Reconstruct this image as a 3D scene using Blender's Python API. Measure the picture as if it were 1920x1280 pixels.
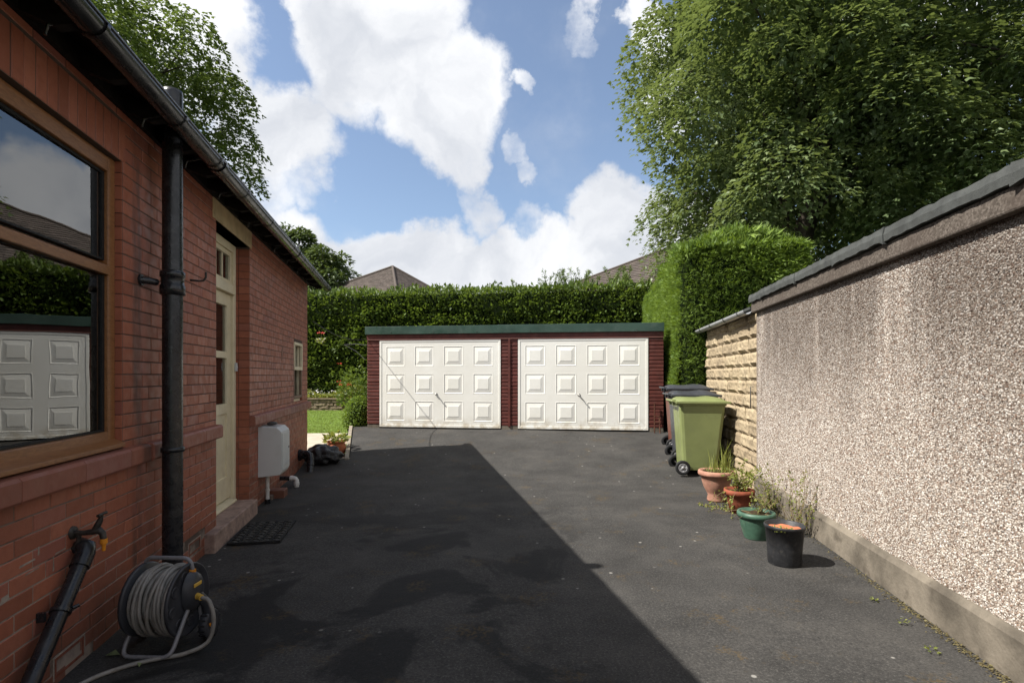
import bpy, bmesh, math, random
import numpy as np
from mathutils import Vector, Matrix
for o in list(bpy.data.objects): bpy.data.objects.remove(o)
random.seed(4); RNG = np.random.default_rng(11)
S = bpy.context.scene; C = S.collection
R = math.radians; H = 1.41; HZ = 705.0; F = 1000.0     # eye height, horizon row, focal length in photo pixels

# ------------------------------------------------------------------ camera
cam = bpy.data.cameras.new('camera'); co = bpy.data.objects.new('camera', cam); C.objects.link(co)
co.location = (0, 0, H); co.rotation_euler = (R(90), 0, 0)
cam.sensor_width = 36; cam.lens = 36*F/1920; cam.shift_y = 65/1920; cam.clip_start = .05; cam.clip_end = 3000
S.camera = co
# ------------------------------------------------------------------ light
LD = Vector((2.755, .62, -3.2)).normalized()            # way the sunlight travels
sun = bpy.data.lights.new('sun', 'SUN'); sun.energy = 4.15; sun.angle = R(.53); sun.color = (1, .955, .88)
so = bpy.data.objects.new('sun', sun); C.objects.link(so); so.location = (-8, -2, 12)
so.rotation_euler = LD.to_track_quat('-Z', 'Y').to_euler()
EXPOSURE = 1.08; SKY = .085
S.view_settings.view_transform = 'Standard'; S.view_settings.look = 'None'
S.view_settings.exposure = EXPOSURE; S.view_settings.gamma = 1; S.view_settings.use_curve_mapping = False
S.render.engine = 'CYCLES'

def pixdir(px, py): return Vector(((px-960)/F, 1, (HZ-py)/F)).normalized()
W = bpy.data.worlds.new('World'); S.world = W; W.use_nodes = True
nt = W.node_tree; nt.nodes.clear()
def wn(t, **k):
    n = nt.nodes.new(t)
    for a, b in k.items(): setattr(n, a, b)
    return n
def wl(a, b): nt.links.new(a, b)
def wmath(op, a, b=None, clamp=False):
    n = wn('ShaderNodeMath', operation=op, use_clamp=clamp)
    for i, v in enumerate((a, b)):
        if v is None: continue
        if isinstance(v, (int, float)): n.inputs[i].default_value = v
        else: wl(v, n.inputs[i])
    return n.outputs[0]
def wsmooth(v, a, b, t0=0., t1=1.):
    n = wn('ShaderNodeMapRange', interpolation_type='SMOOTHSTEP')
    wl(v, n.inputs[0])
    for i, q in zip((1, 2, 3, 4), (a, b, t0, t1)): n.inputs[i].default_value = q
    return n.outputs[0]
sky = wn('ShaderNodeTexSky', sky_type='NISHITA', sun_disc=False, altitude=60, air_density=1.0, dust_density=.7, ozone_density=1.6)
sky.sun_elevation = math.asin(-LD.z); sky.sun_rotation = math.atan2(-LD.x, -LD.y)
tc = wn('ShaderNodeTexCoord'); D = tc.outputs['Generated']
n1 = wn('ShaderNodeTexNoise'); n1.inputs['Scale'].default_value = 3.2; n1.inputs['Detail'].default_value = 8; n1.inputs['Roughness'].default_value = .58
wl(D, n1.inputs['Vector'])
vs = wn('ShaderNodeVectorMath', operation='SUBTRACT'); wl(n1.outputs['Color'], vs.inputs[0]); vs.inputs[1].default_value = (.5, .5, .5)
vm = wn('ShaderNodeVectorMath', operation='MULTIPLY_ADD'); wl(vs.outputs[0], vm.inputs[0]); vm.inputs[1].default_value = (.3, .3, .3); wl(D, vm.inputs[2])
vn = wn('ShaderNodeVectorMath', operation='NORMALIZE'); wl(vm.outputs[0], vn.inputs[0]); DW = vn.outputs[0]
acc = None
for px, py, r, w in ((330, 30, 150, 1), (390, 130, 90, .9), (520, 250, 120, 1), (570, 10, 60, .9), (720, 70, 190, 1.1), (830, 200, 150, 1.1), (660, 160, 110, .9), (860, 300, 85, .9),
                     (880, 395, 60, .75), (1225, 60, 58, 1), (1240, 170, 62, .75), (1180, 440, 125, 1.2), (1030, 515, 130, 1.2), (920, 525, 110, 1.2), (820, 525, 110, 1.2), (720, 520, 110, 1.2), (640, 530, 110, 1.2), (1110, 470, 90, 1.1),
                     (1330, 480, 140, 1), (560, 520, 140, 1), (1110, 30, 40, .6), (990, 285, 36, .6), (1010, 322, 30, .6), (990, 165, 26, .6), (990, 420, 55, .5),
                     (1760, 0, 260, 1), (250, 280, 220, .9), (560, 330, 80, .7), (450, 350, 130, .8)):
    c = pixdir(px, py); ca = math.cos(math.atan(r*1.12/F/Vector(((px-960)/F, 1, (HZ-py)/F)).length))
    d = wn('ShaderNodeVectorMath', operation='DOT_PRODUCT'); wl(DW, d.inputs[0]); d.inputs[1].default_value = c
    b = wsmooth(d.outputs['Value'], ca, 1-(1-ca)*.18, 0, w)
    acc = b if acc is None else wmath('MAXIMUM', acc, b)
# unseen rest of the sky: cumulus cover thickened to whiten light in the shade
n2 = wn('ShaderNodeTexNoise'); n2.inputs['Scale'].default_value = 2.1; n2.inputs['Detail'].default_value = 6; wl(D, n2.inputs['Vector'])
fd = wn('ShaderNodeVectorMath', operation='DOT_PRODUCT'); wl(D, fd.inputs[0]); fd.inputs[1].default_value = (0, .94, .33)
rest = wmath('MULTIPLY', wsmooth(n2.outputs['Fac'], .34, .54, 0, 1.), wsmooth(fd.outputs['Value'], .62, .85, 1, 0))
acc = wmath('MAXIMUM', acc, rest)
n3 = wn('ShaderNodeTexNoise'); n3.inputs['Scale'].default_value = 9; n3.inputs['Detail'].default_value = 9; n3.inputs['Roughness'].default_value = .6; wl(D, n3.inputs['Vector'])
val = wmath('ADD', acc, wmath('MULTIPLY', wmath('SUBTRACT', n3.outputs['Fac'], .5), 1.35))
cmask = wsmooth(val, .26, .90)
thin = wmath('MULTIPLY', wsmooth(n1.outputs['Fac'], .5, .75), .22)
cmask = wmath('MAXIMUM', cmask, thin)
n4 = wn('ShaderNodeTexNoise'); n4.inputs['Scale'].default_value = 5.5; n4.inputs['Detail'].default_value = 7; n4.inputs['Roughness'].default_value = .55
mp = wn('ShaderNodeVectorMath', operation='ADD'); wl(DW, mp.inputs[0]); mp.inputs[1].default_value = (.07, 0, -.1); wl(mp.outputs[0], n4.inputs['Vector'])
cb = wsmooth(n4.outputs['Fac'], .3, .68)
cr = wn('ShaderNodeMix', data_type='RGBA'); wl(cb, cr.inputs['Factor'])
cr.inputs[6].default_value = (.335, .35, .38, 1); cr.inputs[7].default_value = (.50, .505, .515, 1)
ssc = wn('ShaderNodeVectorMath', operation='SCALE'); wl(sky.outputs[0], ssc.inputs[0]); ssc.inputs['Scale'].default_value = 1.0
hz = wn('ShaderNodeMix', data_type='RGBA'); hz.inputs['Factor'].default_value = .12
wl(ssc.outputs[0], hz.inputs[6]); hz.inputs[7].default_value = (.42/SKY*.6, .44/SKY*.6, .47/SKY*.6, 1)
cs = wn('ShaderNodeVectorMath', operation='SCALE'); wl(cr.outputs[2], cs.inputs[0]); cs.inputs['Scale'].default_value = 1/SKY
mx = wn('ShaderNodeMix', data_type='RGBA'); wl(cmask, mx.inputs['Factor']); wl(hz.outputs[2], mx.inputs[6]); wl(cs.outputs[0], mx.inputs[7])
bg = wn('ShaderNodeBackground'); bg.inputs['Strength'].default_value = SKY; wl(mx.outputs[2], bg.inputs['Color'])
wo = wn('ShaderNodeOutputWorld'); wl(bg.outputs[0], wo.inputs['Surface'])

# ------------------------------------------------------------------ frames
AH = math.atan(.2); AR = -math.atan(.144)               # house leans left, right-hand plot leans right
HO = Vector((-1.6, 0, 0)); RO = Vector((2.0, 0, 0))
def hw(o, s, z): return Vector((HO.x+math.cos(AH)*o-math.sin(AH)*s, math.sin(AH)*o+math.cos(AH)*s, z))
def rw(x, s, z): return Vector((RO.x+math.cos(AR)*x-math.sin(AR)*s, math.sin(AR)*x+math.cos(AR)*s, z))
def rloc(X, Y): return (math.cos(AR)*(X-2)+math.sin(AR)*Y, -math.sin(AR)*(X-2)+math.cos(AR)*Y)
def ramp(X, Y):
    t = min(1, max(0, (rloc(X, Y)[1]-6.7)/4.0)); return .36*t*t*(3-2*t)
def G(px, py, z=0.):
    Y = (H-z)/((py-HZ)/F); return Vector(((px-960)/F*Y, Y, z))
def GR(px, py):
    z = 0
    for _ in range(12): p = G(px, py, z); z = ramp(p.x, p.y)
    return Vector((p.x, p.y, z))

# ------------------------------------------------------------------ mesh helpers
class MB:
    def __init__(s): s.v = []; s.f = []; s.sm = []
    def add(s, vs, fs, smooth=False):
        n = len(s.v); s.v += [tuple(v) for v in vs]; s.f += [tuple(i+n for i in f) for f in fs]; s.sm += [smooth]*len(fs); return s
    def box(s, x0, x1, y0, y1, z0, z1, M=None):
        vs = [(x, y, z) for z in (z0, z1) for y in (y0, y1) for x in (x0, x1)]
        if M is not None: vs = [M @ Vector(v) for v in vs]
        return s.add(vs, [(0, 2, 3, 1), (4, 5, 7, 6), (0, 1, 5, 4), (2, 6, 7, 3), (0, 4, 6, 2), (1, 3, 7, 5)])
    def prism(s, poly, axis, a, b):
        # poly of (u,v); extruded along axis: 'x' -> (a,u,v) 'y' -> (u,a,v) 'z' -> (u,v,a)
        f = {'x': lambda u, v, t: (t, u, v), 'y': lambda u, v, t: (u, t, v), 'z': lambda u, v, t: (u, v, t)}[axis]
        n = len(poly); vs = [f(u, v, a) for u, v in poly]+[f(u, v, b) for u, v in poly]
        return s.add(vs, [tuple(range(n)), tuple(range(2*n-1, n-1, -1))]+[(i, i+n, (i+1) % n+n, (i+1) % n) for i in range(n)])
    def tube(s, pts, r, n=10, caps=True):
        pts = [Vector(p) for p in pts]; m = len(pts)
        rs = r if isinstance(r, (list, tuple)) else [r]*m
        T = [(pts[min(i+1, m-1)]-pts[max(i-1, 0)]).normalized() for i in range(m)]
        up = Vector((0, 0, 1)) if abs(T[0].z) < .9 else Vector((1, 0, 0))
        a = T[0].cross(up).normalized(); vs = []
        for i in range(m):
            a = (a-T[i]*a.dot(T[i])).normalized(); b = T[i].cross(a)
            vs += [pts[i]+(a*math.cos(2*math.pi*k/n)+b*math.sin(2*math.pi*k/n))*rs[i] for k in range(n)]
        fs = [(i*n+k, i*n+(k+1) % n, (i+1)*n+(k+1) % n, (i+1)*n+k) for i in range(m-1) for k in range(n)]
        s.add(vs, fs, True)
        if caps: s.add([vs[k] for k in range(n)], [tuple(range(n-1, -1, -1))]); s.add([vs[(m-1)*n+k] for k in range(n)], [tuple(range(n))])
        return s
    def lathe(s, prof, n=24, M=None, smooth=True):
        vs = []
        for r, z in prof: vs += [Vector((r*math.cos(2*math.pi*k/n), r*math.sin(2*math.pi*k/n), z)) for k in range(n)]
        if M is not None: vs = [M @ v for v in vs]
        m = len(prof)
        return s.add(vs, [(i*n+k, i*n+(k+1) % n, (i+1)*n+(k+1) % n, (i+1)*n+k) for i in range(m-1) for k in range(n)], smooth)
    def mesh(s, name):
        me = bpy.data.meshes.new(name); me.from_pydata(s.v, [], s.f); me.update()
        if any(s.sm): me.polygons.foreach_set('use_smooth', s.sm)
        return me
def link(o, parent=None):
    C.objects.link(o)
    if parent is not None: o.parent = parent
    return o
def obj(name, mb, mat, parent=None, bevel=0, seg=2, recalc=True):
    me = mb if isinstance(mb, bpy.types.Mesh) else mb.mesh(name)
    if recalc and not isinstance(mb, bpy.types.Mesh):
        bm = bmesh.new(); bm.from_mesh(me); bmesh.ops.recalc_face_normals(bm, faces=bm.faces); bm.to_mesh(me); bm.free()
    if mat is not None and not me.materials: me.materials.append(mat)
    o = link(bpy.data.objects.new(name, me), parent)
    if bevel:
        b = o.modifiers.new('bevel', 'BEVEL'); b.width = bevel; b.segments = seg; b.limit_method = 'ANGLE'; b.angle_limit = R(40)
    return o
def tag(o, label=None, cat=None, group=None, kind=None):
    if label: o['label'] = label
    if cat: o['category'] = cat
    if group: o['group'] = group
    if kind: o['kind'] = kind
    return o
def thing(name, label, cat, loc=(0, 0, 0), rz=0, group=None):
    o = link(bpy.data.objects.new(name, None)); o.location = loc; o.rotation_euler = (0, 0, rz); o.empty_display_size = .1
    return tag(o, label, cat, group)
def npmesh(name, V, Fc, rnd=None):
    me = bpy.data.meshes.new(name); k = Fc.shape[1]
    me.vertices.add(len(V)); me.vertices.foreach_set('co', np.ascontiguousarray(V, dtype=np.float32).ravel())
    me.loops.add(Fc.size); me.loops.foreach_set('vertex_index', np.ascontiguousarray(Fc, dtype=np.int32).ravel())
    me.polygons.add(len(Fc)); me.polygons.foreach_set('loop_start', np.arange(0, Fc.size, k, dtype=np.int32))
    me.update(calc_edges=True)
    if rnd is not None:
        a = me.attributes.new('rnd', 'FLOAT', 'POINT'); a.data.foreach_set('value', np.ascontiguousarray(rnd, dtype=np.float32))
    return me
def unit(a): return a/np.maximum(np.linalg.norm(a, axis=1, keepdims=True), 1e-9)
def scatter(name, pos, along, nrm, size, tv, tf, mat, parent=None, rnd=None):
    N = len(pos); a = unit(along); n = unit(nrm-a*np.sum(a*nrm, axis=1, keepdims=True)); b = np.cross(n, a)
    tv = np.asarray(tv, float); tf = np.asarray(tf, int); k = len(tv)
    V = pos[:, None, :]+size[:, None, None]*(tv[None, :, 0, None]*a[:, None, :]+tv[None, :, 1, None]*b[:, None, :]+tv[None, :, 2, None]*n[:, None, :])
    Fc = (tf[None]+(np.arange(N)*k)[:, None, None]).reshape(-1, tf.shape[1])
    if rnd is None: rnd = RNG.random(N)
    me = npmesh(name, V.reshape(-1, 3), Fc, np.repeat(rnd, k)); me.materials.append(mat)
    return link(bpy.data.objects.new(name, me), parent)
# leaf shapes: (along, side, normal)
SYC_V = [(0, 0, 0), (.25, .5, -.06), (.52, .2, .03), (1, 0, -.16), (.52, -.2, .03), (.25, -.5, -.06)]
SYC_F = [(0, 2, 1), (0, 3, 2), (0, 4, 3), (0, 5, 4)]
OVAL_V = [(0, 0, 0), (.45, .28, .04), (1, 0, -.12), (.45, -.28, .04)]; OVAL_F = [(0, 2, 1), (0, 3, 2)]
SPR_V = [(0, 0, 0), (1, .02, -.12), (.35, .1, .02), (.2, -.05, 0), (.8, .42, -.08), (.3, -.14, 0), (.75, -.42, -.08), (.45, .02, 0)]
SPR_F = [(0, 1, 2), (3, 4, 2), (5, 6, 7)]
BLADE_V = [(0, .09, 0), (0, -.09, 0), (.55, .05, .06), (.55, -.05, .06), (1, 0, .25)]; BLADE_F = [(0, 1, 2), (1, 3, 2), (2, 3, 4)]

# ------------------------------------------------------------------ materials
MATS = {}
class NM:
    def __init__(s, name):
        s.m = bpy.data.materials.new(name); s.m.use_nodes = True; s.t = s.m.node_tree; s.t.nodes.clear()
        s.out = s.n('ShaderNodeOutputMaterial'); s.pos = s.n('ShaderNodeNewGeometry')
        MATS[name] = s.m
    def n(s, t, **k):
        q = s.t.nodes.new(t)
        for a, b in k.items(): setattr(q, a, b)
        return q
    def l(s, a, b): s.t.links.new(a, b)
    def set(s, sock, v):
        if isinstance(v, (int, float)): sock.default_value = v
        elif isinstance(v, (tuple, list)): sock.default_value = tuple(v)+((1,) if len(v) == 3 and len(sock.default_value) == 4 else ())
        else: s.l(v, sock)
    def vec(s, scale=(1, 1, 1), rz=0, src=None):
        m = s.n('ShaderNodeMapping'); s.l(src or s.pos.outputs['Position'], m.inputs[0]); m.inputs['Scale'].default_value = scale; m.inputs['Rotation'].default_value = (0, 0, rz); return m.outputs[0]
    def noise(s, scale, detail=4, rough=.55, vec=None, dist=0):
        q = s.n('ShaderNodeTexNoise'); q.inputs['Scale'].default_value = scale; q.inputs['Detail'].default_value = detail; q.inputs['Roughness'].default_value = rough; q.inputs['Distortion'].default_value = dist
        s.l(vec or s.pos.outputs['Position'], q.inputs['Vector']); return q.outputs['Fac']
    def voro(s, scale, feature='F1', vec=None):
        q = s.n('ShaderNodeTexVoronoi', feature=feature); q.inputs['Scale'].default_value = scale; s.l(vec or s.pos.outputs['Position'], q.inputs['Vector']); return q
    def step(s, v, a, b, t0=0., t1=1.):
        q = s.n('ShaderNodeMapRange', interpolation_type='SMOOTHSTEP'); s.l(v, q.inputs[0])
        for i, x in zip((1, 2, 3, 4), (a, b, t0, t1)): q.inputs[i].default_value = x
        return q.outputs[0]
    def math(s, op, a, b=0., clamp=False):
        q = s.n('ShaderNodeMath', operation=op, use_clamp=clamp); s.set(q.inputs[0], a); s.set(q.inputs[1], b); return q.outputs[0]
    def mix(s, f, a, b, blend='MIX'):
        q = s.n('ShaderNodeMix', data_type='RGBA', blend_type=blend); s.set(q.inputs['Factor'], f); s.set(q.inputs[6], a); s.set(q.inputs[7], b); return q.outputs[2]
    def ramp(s, v, stops):
        q = s.n('ShaderNodeValToRGB'); s.l(v, q.inputs[0]); e = q.color_ramp.elements
        while len(e) < len(stops): e.new(.5)
        for i, (p, c) in enumerate(stops): e[i].position = p; e[i].color = tuple(c)+(1,)
        return q.outputs[0]
    def rnd(s, how):
        if how == 'obj': return s.n('ShaderNodeObjectInfo').outputs['Random']
        if how == 'island': return s.pos.outputs['Random Per Island']
        return s.n('ShaderNodeAttribute', attribute_name='rnd').outputs['Fac']
    def sep(s, i): 
        q = s.n('ShaderNodeSeparateXYZ'); s.l(s.pos.outputs['Position'], q.inputs[0]); return q.outputs[i]
    def bump(s, h, strength=.4, dist=.01, normal=None):
        q = s.n('ShaderNodeBump'); q.inputs['Strength'].default_value = strength; q.inputs['Distance'].default_value = dist; s.l(h, q.inputs['Height'])
        if normal is not None: s.l(normal, q.inputs['Normal'])
        return q.outputs[0]
    def bsdf(s, col, rough=.8, spec=.4, metal=0., normal=None, coat=0.):
        q = s.n('ShaderNodeBsdfPrincipled'); s.set(q.inputs['Base Color'], col); s.set(q.inputs['Roughness'], rough); s.set(q.inputs['Metallic'], metal); s.set(q.inputs['Specular IOR Level'], spec)
        q.inputs['Coat Weight'].default_value = coat
        if normal is not None: s.l(normal, q.inputs['Normal'])
        s.l(q.outputs[0], s.out.inputs['Surface']); return q
def plain(name, c, rough=.6, spec=.4, var=.25, scale=6., bump=.15, bscale=60., metal=0., dirt=None, dirtamt=.5, coat=0.):
    m = NM(name); c2 = tuple(x*(1-var) for x in c); c1 = tuple(min(1, x*(1+var*.6)) for x in c)
    col = m.mix(m.step(m.noise(scale, 6, .6), .3, .7), c2, c1)
    if dirt: col = m.mix(m.math('MULTIPLY', m.step(m.noise(scale*1.7, 8, .65), .5, .72), dirtamt), col, dirt)
    m.bsdf(col, m.step(m.noise(scale*3, 4), .3, .7, max(.05, rough-.1), min(1, rough+.1)), spec, metal, m.bump(m.noise(bscale, 4), bump, .004) if bump else None, coat)
    return m.m
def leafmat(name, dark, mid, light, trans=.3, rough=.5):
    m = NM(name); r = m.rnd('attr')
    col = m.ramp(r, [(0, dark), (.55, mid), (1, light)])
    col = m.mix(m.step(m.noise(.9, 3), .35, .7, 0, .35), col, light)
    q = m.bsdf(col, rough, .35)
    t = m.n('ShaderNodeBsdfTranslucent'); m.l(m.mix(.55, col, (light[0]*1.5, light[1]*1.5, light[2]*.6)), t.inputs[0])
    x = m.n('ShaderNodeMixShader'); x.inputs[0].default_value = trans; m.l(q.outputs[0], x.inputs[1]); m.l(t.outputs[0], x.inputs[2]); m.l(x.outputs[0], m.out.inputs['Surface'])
    return m.m

def asphalt():
    m = NM('asphalt'); fine = m.noise(75, 7, .82); v = m.voro(150); big = m.noise(.8, 6, .6, dist=.8)
    col = m.ramp(m.noise(1.6, 8, .68), [(.3, (.026, .0248, .0236)), (.5, (.042, .0400, .0378)), (.7, (.064, .060, .055))])
    col = m.mix(m.step(fine, .5, .68, 0, .85), col, (.115, .109, .100))
    col = m.mix(m.step(fine, .47, .34, 0, .85), col, (.009, .009, .009))
    stone = m.step(v.outputs['Color'], .82, .97, 0, .55); 
    col = m.mix(m.math('MULTIPLY', stone, m.step(v.outputs['Distance'], .45, .2)), col, (.16, .155, .145))
    v2 = m.voro(7.); col = m.mix(m.math('MULTIPLY', m.step(v2.outputs['Distance'], .11, .06), m.step(v2.outputs['Color'], .55, .7)), col, (.24, .23, .21))
    damp = m.step(m.noise(1.15, 7, .6, dist=.7), .50, .565)
    damp = m.math('MULTIPLY', damp, m.step(m.sep(1), 7.0, 4.0)); damp = m.math('MULTIPLY', damp, m.step(m.sep(0), 1.0, .1))
    col = m.mix(m.math('MULTIPLY', damp, .80), col, (.008, .008, .008))
    moss = m.math('MULTIPLY', m.step(m.noise(2.3, 6, .7), .55, .66), m.step(m.noise(45, 3), .42, .6))
    col = m.mix(m.math('MULTIPLY', moss, .55), col, (.095, .062, .022))
    nb = m.bump(fine, .55, .004); nb = m.bump(m.noise(9, 4), .25, .012, nb)
    m.bsdf(col, m.math('SUBTRACT', .88, m.math('MULTIPLY', damp, .1)), .2, 0, nb); return m.m
def brickmat(name, how, base=(.325, .106, .060)):
    m = NM(name); r = m.rnd(how); k = lambda a: tuple(x*a for x in base)
    col = m.ramp(r, [(0, k(.76)), (.3, k(.93)), (.6, k(1.02)), (.85, (base[0]*1.13, base[1]*1.22, base[2]*1.25)), (1, (base[0]*.8, base[1]*.85, base[2]*1.1))])
    col = m.mix(m.step(m.noise(26, 5, .65), .42, .72, 0, .5), col, k(.72))
    col = m.mix(m.step(m.noise(1.3, 6, .6), .5, .8, 0, .45), col, (.15, .06, .042))
    col = m.mix(m.step(m.noise(7, 7, .7), .64, .78, 0, .4), col, (.36, .2, .15))
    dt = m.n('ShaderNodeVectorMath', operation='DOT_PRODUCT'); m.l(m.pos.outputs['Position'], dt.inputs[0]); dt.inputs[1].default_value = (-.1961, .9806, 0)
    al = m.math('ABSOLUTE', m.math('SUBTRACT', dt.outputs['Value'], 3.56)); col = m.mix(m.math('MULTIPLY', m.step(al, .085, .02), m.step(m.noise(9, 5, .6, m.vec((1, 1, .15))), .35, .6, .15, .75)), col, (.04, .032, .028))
    zz = m.sep(2); col = m.mix(m.math('MULTIPLY', m.step(zz, .5, .02), m.step(m.noise(3, 5), .3, .65, .1, .6)), col, (.06, .038, .028))
    m.bsdf(col, m.step(m.noise(14, 4), .3, .7, .42, .68), .4, 0, m.bump(m.noise(130, 4, .6), .22, .003, m.bump(m.noise(14, 3), .2, .006))); return m.m
def stonemat(name, how, c0, c1, grime):
    m = NM(name); col = m.mix(m.rnd(how), c0, c1); col = m.mix(m.step(m.noise(22, 7, .65), .35, .7, 0, .5), col, tuple(x*.68 for x in c0))
    col = m.mix(m.step(m.noise(6, 7, .72), .48, .68, 0, .75), col, grime)
    m.bsdf(col, .9, .2, 0, m.bump(m.noise(60, 6, .7), .5, .008)); return m.m
def pebblemat():
    m = NM('pebble_dash'); r = m.rnd('attr')
    col = m.ramp(r, [(0, (.085, .068, .056)), (.13, (.23, .15, .11)), (.26, (.34, .275, .225)), (.42, (.44, .385, .33)), (.66, (.52, .47, .415)), (.88, (.66, .62, .575)), (1, (.21, .19, .175))])
    return m, col
def streaks(m, col, amt=.74):
    z = m.sep(2)
    a = m.noise(2.4, 5, .6, m.vec((1, 1, .12))); b = m.noise(8, 4, .6, m.vec((1, 1, .06)))
    st = m.step(m.math('ADD', m.math('MULTIPLY', a, .75), m.math('MULTIPLY', b, .25)), .37, .56)
    top = m.math('ADD', m.step(z, .7, 2.05, .03, 1.0), m.math('MULTIPLY', m.math('SUBTRACT', m.noise(1.5, 4), .5), .5))
    f = m.math('MULTIPLY', m.math('MULTIPLY', st, top, True), amt, True)
    col = m.mix(f, col, (.27, .25, .24), 'MULTIPLY')
    return m.mix(m.math('MULTIPLY', m.step(m.noise(20, 5), .5, .7, 0, .35), m.step(z, .9, .2)), col, (.3, .24, .17))
def glassmat(name, tint=(.75, .8, .78), ior=1.75, wav=.0):
    m = NM(name); fr = m.n('ShaderNodeFresnel'); fr.inputs['IOR'].default_value = ior
    g = m.n('ShaderNodeBsdfGlossy'); g.inputs['Roughness'].default_value = .0; g.inputs[0].default_value = (.95, .96, .96, 1)
    t = m.n('ShaderNodeBsdfTransparent'); t.inputs[0].default_value = tint+(1,)
    if wav: nb = m.bump(m.noise(1.7, 2), wav, .02); m.l(nb, g.inputs['Normal'])
    x = m.n('ShaderNodeMixShader'); m.l(fr.outputs[0], x.inputs[0]); m.l(t.outputs[0], x.inputs[1]); m.l(g.outputs[0], x.inputs[2]); m.l(x.outputs[0], m.out.inputs['Surface']); return m.m
def tilemat(name, c):
    m = NM(name); col = m.mix(m.rnd('island'), tuple(x*.7 for x in c), tuple(x*1.25 for x in c)); col = m.mix(m.step(m.noise(3, 6), .5, .75, 0, .5), col, (.07, .07, .055))
    m.bsdf(col, .85, .3, 0, m.bump(m.noise(8, 4), .3, .02)); return m.m

M_asph = asphalt()
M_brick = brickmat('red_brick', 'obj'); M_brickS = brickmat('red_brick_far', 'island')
def mortarmat():
    m = NM('wall_mortar'); low = m.math('MULTIPLY', m.step(m.sep(2), 1.0, .6), m.step(m.noise(4, 5, .6), .36, .56))
    col = m.mix(low, (.105, .078, .064), (.30, .245, .205)); m.bsdf(col, .95, .1, 0, m.bump(m.noise(120, 4), .5, .004)); return m.m
M_mortar = mortarmat()
M_palemortar = plain('pale_mortar', (.30, .25, .21), .95, .1, .3, 20, .5, 150)
M_stringc = brickmat('sill_brick', 'obj', (.27, .098, .064))
M_lintel = plain('cream_lintel', (.50, .38, .22), .8, .2, .2, 5, .3, 90, dirt=(.25, .18, .1))
M_cream = plain('cream_paint', (.70, .62, .43), .45, .45, .08, 4, .08, 30, dirt=(.42, .33, .2), dirtamt=.35)
M_wood = None
def woodmat():
    m = NM('oak_window_wood'); g = m.noise(9, 6, .6, m.vec((9, 1, 9)), 1.2)
    col = m.ramp(g, [(.25, (.145, .06, .022)), (.5, (.23, .10, .037)), (.75, (.30, .145, .058))])
    m.bsdf(col, .38, .45, 0, m.bump(g, .12, .003)); return m.m
M_wood = woodmat()
M_sealant = plain('black_rubber', (.012, .012, .013), .6, .3, .3, 20, .2)
M_blackpipe = plain('black_pipe_paint', (.013, .014, .017), .3, .5, .4, 8, .25, 40, dirt=(.05, .048, .045), dirtamt=.5)
M_gutter = plain('gutter_plastic', (.02, .0205, .022), .24, .55, .3, 3, .04, 20, dirt=(.045, .043, .038), dirtamt=.35)
M_soffit = plain('dark_eaves_wood', (.014, .012, .011), .8, .2, .4, 10, .4, 60)
M_slate = plain('roof_slate', (.045, .05, .06), .5, .4, .4, 3, .4, 40)
M_glass = glassmat('window_glass', ior=2.3, wav=.05); M_glass2 = glassmat('inner_window_glass', ior=1.95, wav=.08)
M_dark = plain('dark_room', (.03, .028, .026), .9, .1)
M_step = plain('door_step_stone', (.33, .23, .19), .85, .25, .3, 9, .4, 120, dirt=(.12, .085, .07), dirtamt=.7)
M_rubber = plain('mat_rubber', (.017, .017, .018), .75, .25, .5, 25, .5, 150, dirt=(.07, .065, .055), dirtamt=.6)
M_pad = plain('mat_pad', (.05, .049, .046), .8, .2, .5, 30, .5, 150, dirt=(.12, .11, .095), dirtamt=.7)  # pale pad tone: dirt, plus light glints put into the colour
M_white = plain('meter_box_plastic', (.56, .57, .56), .45, .45, .05, 3, .03, 20, dirt=(.42, .4, .36), dirtamt=.3)
M_whitep = plain('white_pipe', (.6, .59, .56), .4, .4, .1, 8, .05, dirt=(.3, .28, .24), dirtamt=.5)
M_bag = NM('bin_bag'); M_bag.bsdf((.012, .012, .013), .28, .55, 0, M_bag.bump(M_bag.noise(22, 5, .6, dist=1.5), .8, .02)); M_bag = M_bag.m
M_terra = plain('terracotta', (.37, .12, .055), .75, .25, .25, 9, .3, 60, dirt=(.2, .1, .06))
M_terrap = plain('pink_terracotta', (.40, .205, .145), .8, .2, .25, 10, .3, 60, dirt=(.25, .19, .13), dirtamt=.7)
M_terrad = plain('dark_terracotta', (.23, .062, .032), .75, .25, .3, 10, .3, 60, dirt=(.12, .06, .04))
M_greenpot = plain('green_pot', (.055, .118, .08), .45, .4, .25, 12, .1, 60, dirt=(.12, .15, .1), dirtamt=.45)
M_blackpot = plain('black_pot', (.022, .0225, .025), .5, .4, .35, 14, .15, 60, dirt=(.07, .066, .06), dirtamt=.5)
M_soil = plain('pot_soil', (.05, .032, .02), .95, .1, .5, 30, .8, 90, dirt=(.075, .1, .025), dirtamt=.8)
M_innerpot = plain('inner_clay', (.50, .17, .085), .85, .2, .25, 14, .3, 80)
def doormat_():
    m = NM('garage_white'); col = m.mix(m.step(m.noise(1.3, 6, .6), .35, .7), (.80, .785, .72), (.86, .85, .795))
    col = m.mix(m.math('MULTIPLY', m.step(m.sep(2), .66, .37), m.step(m.noise(7, 6, .65), .38, .66)), col, (.55, .49, .385))
    col = m.mix(m.step(m.noise(5, 7, .7, m.vec((1, 1, .25))), .62, .78, 0, .4), col, (.6, .565, .47))
    m.bsdf(col, .42, .4, 0, m.bump(m.noise(3.5, 3), .12, .02)); return m.m
M_door = doormat_()
M_maroon = plain('maroon_paint', (.105, .028, .021), .55, .35, .25, 6, .3, 40, dirt=(.13, .055, .045), dirtamt=.5)
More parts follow.
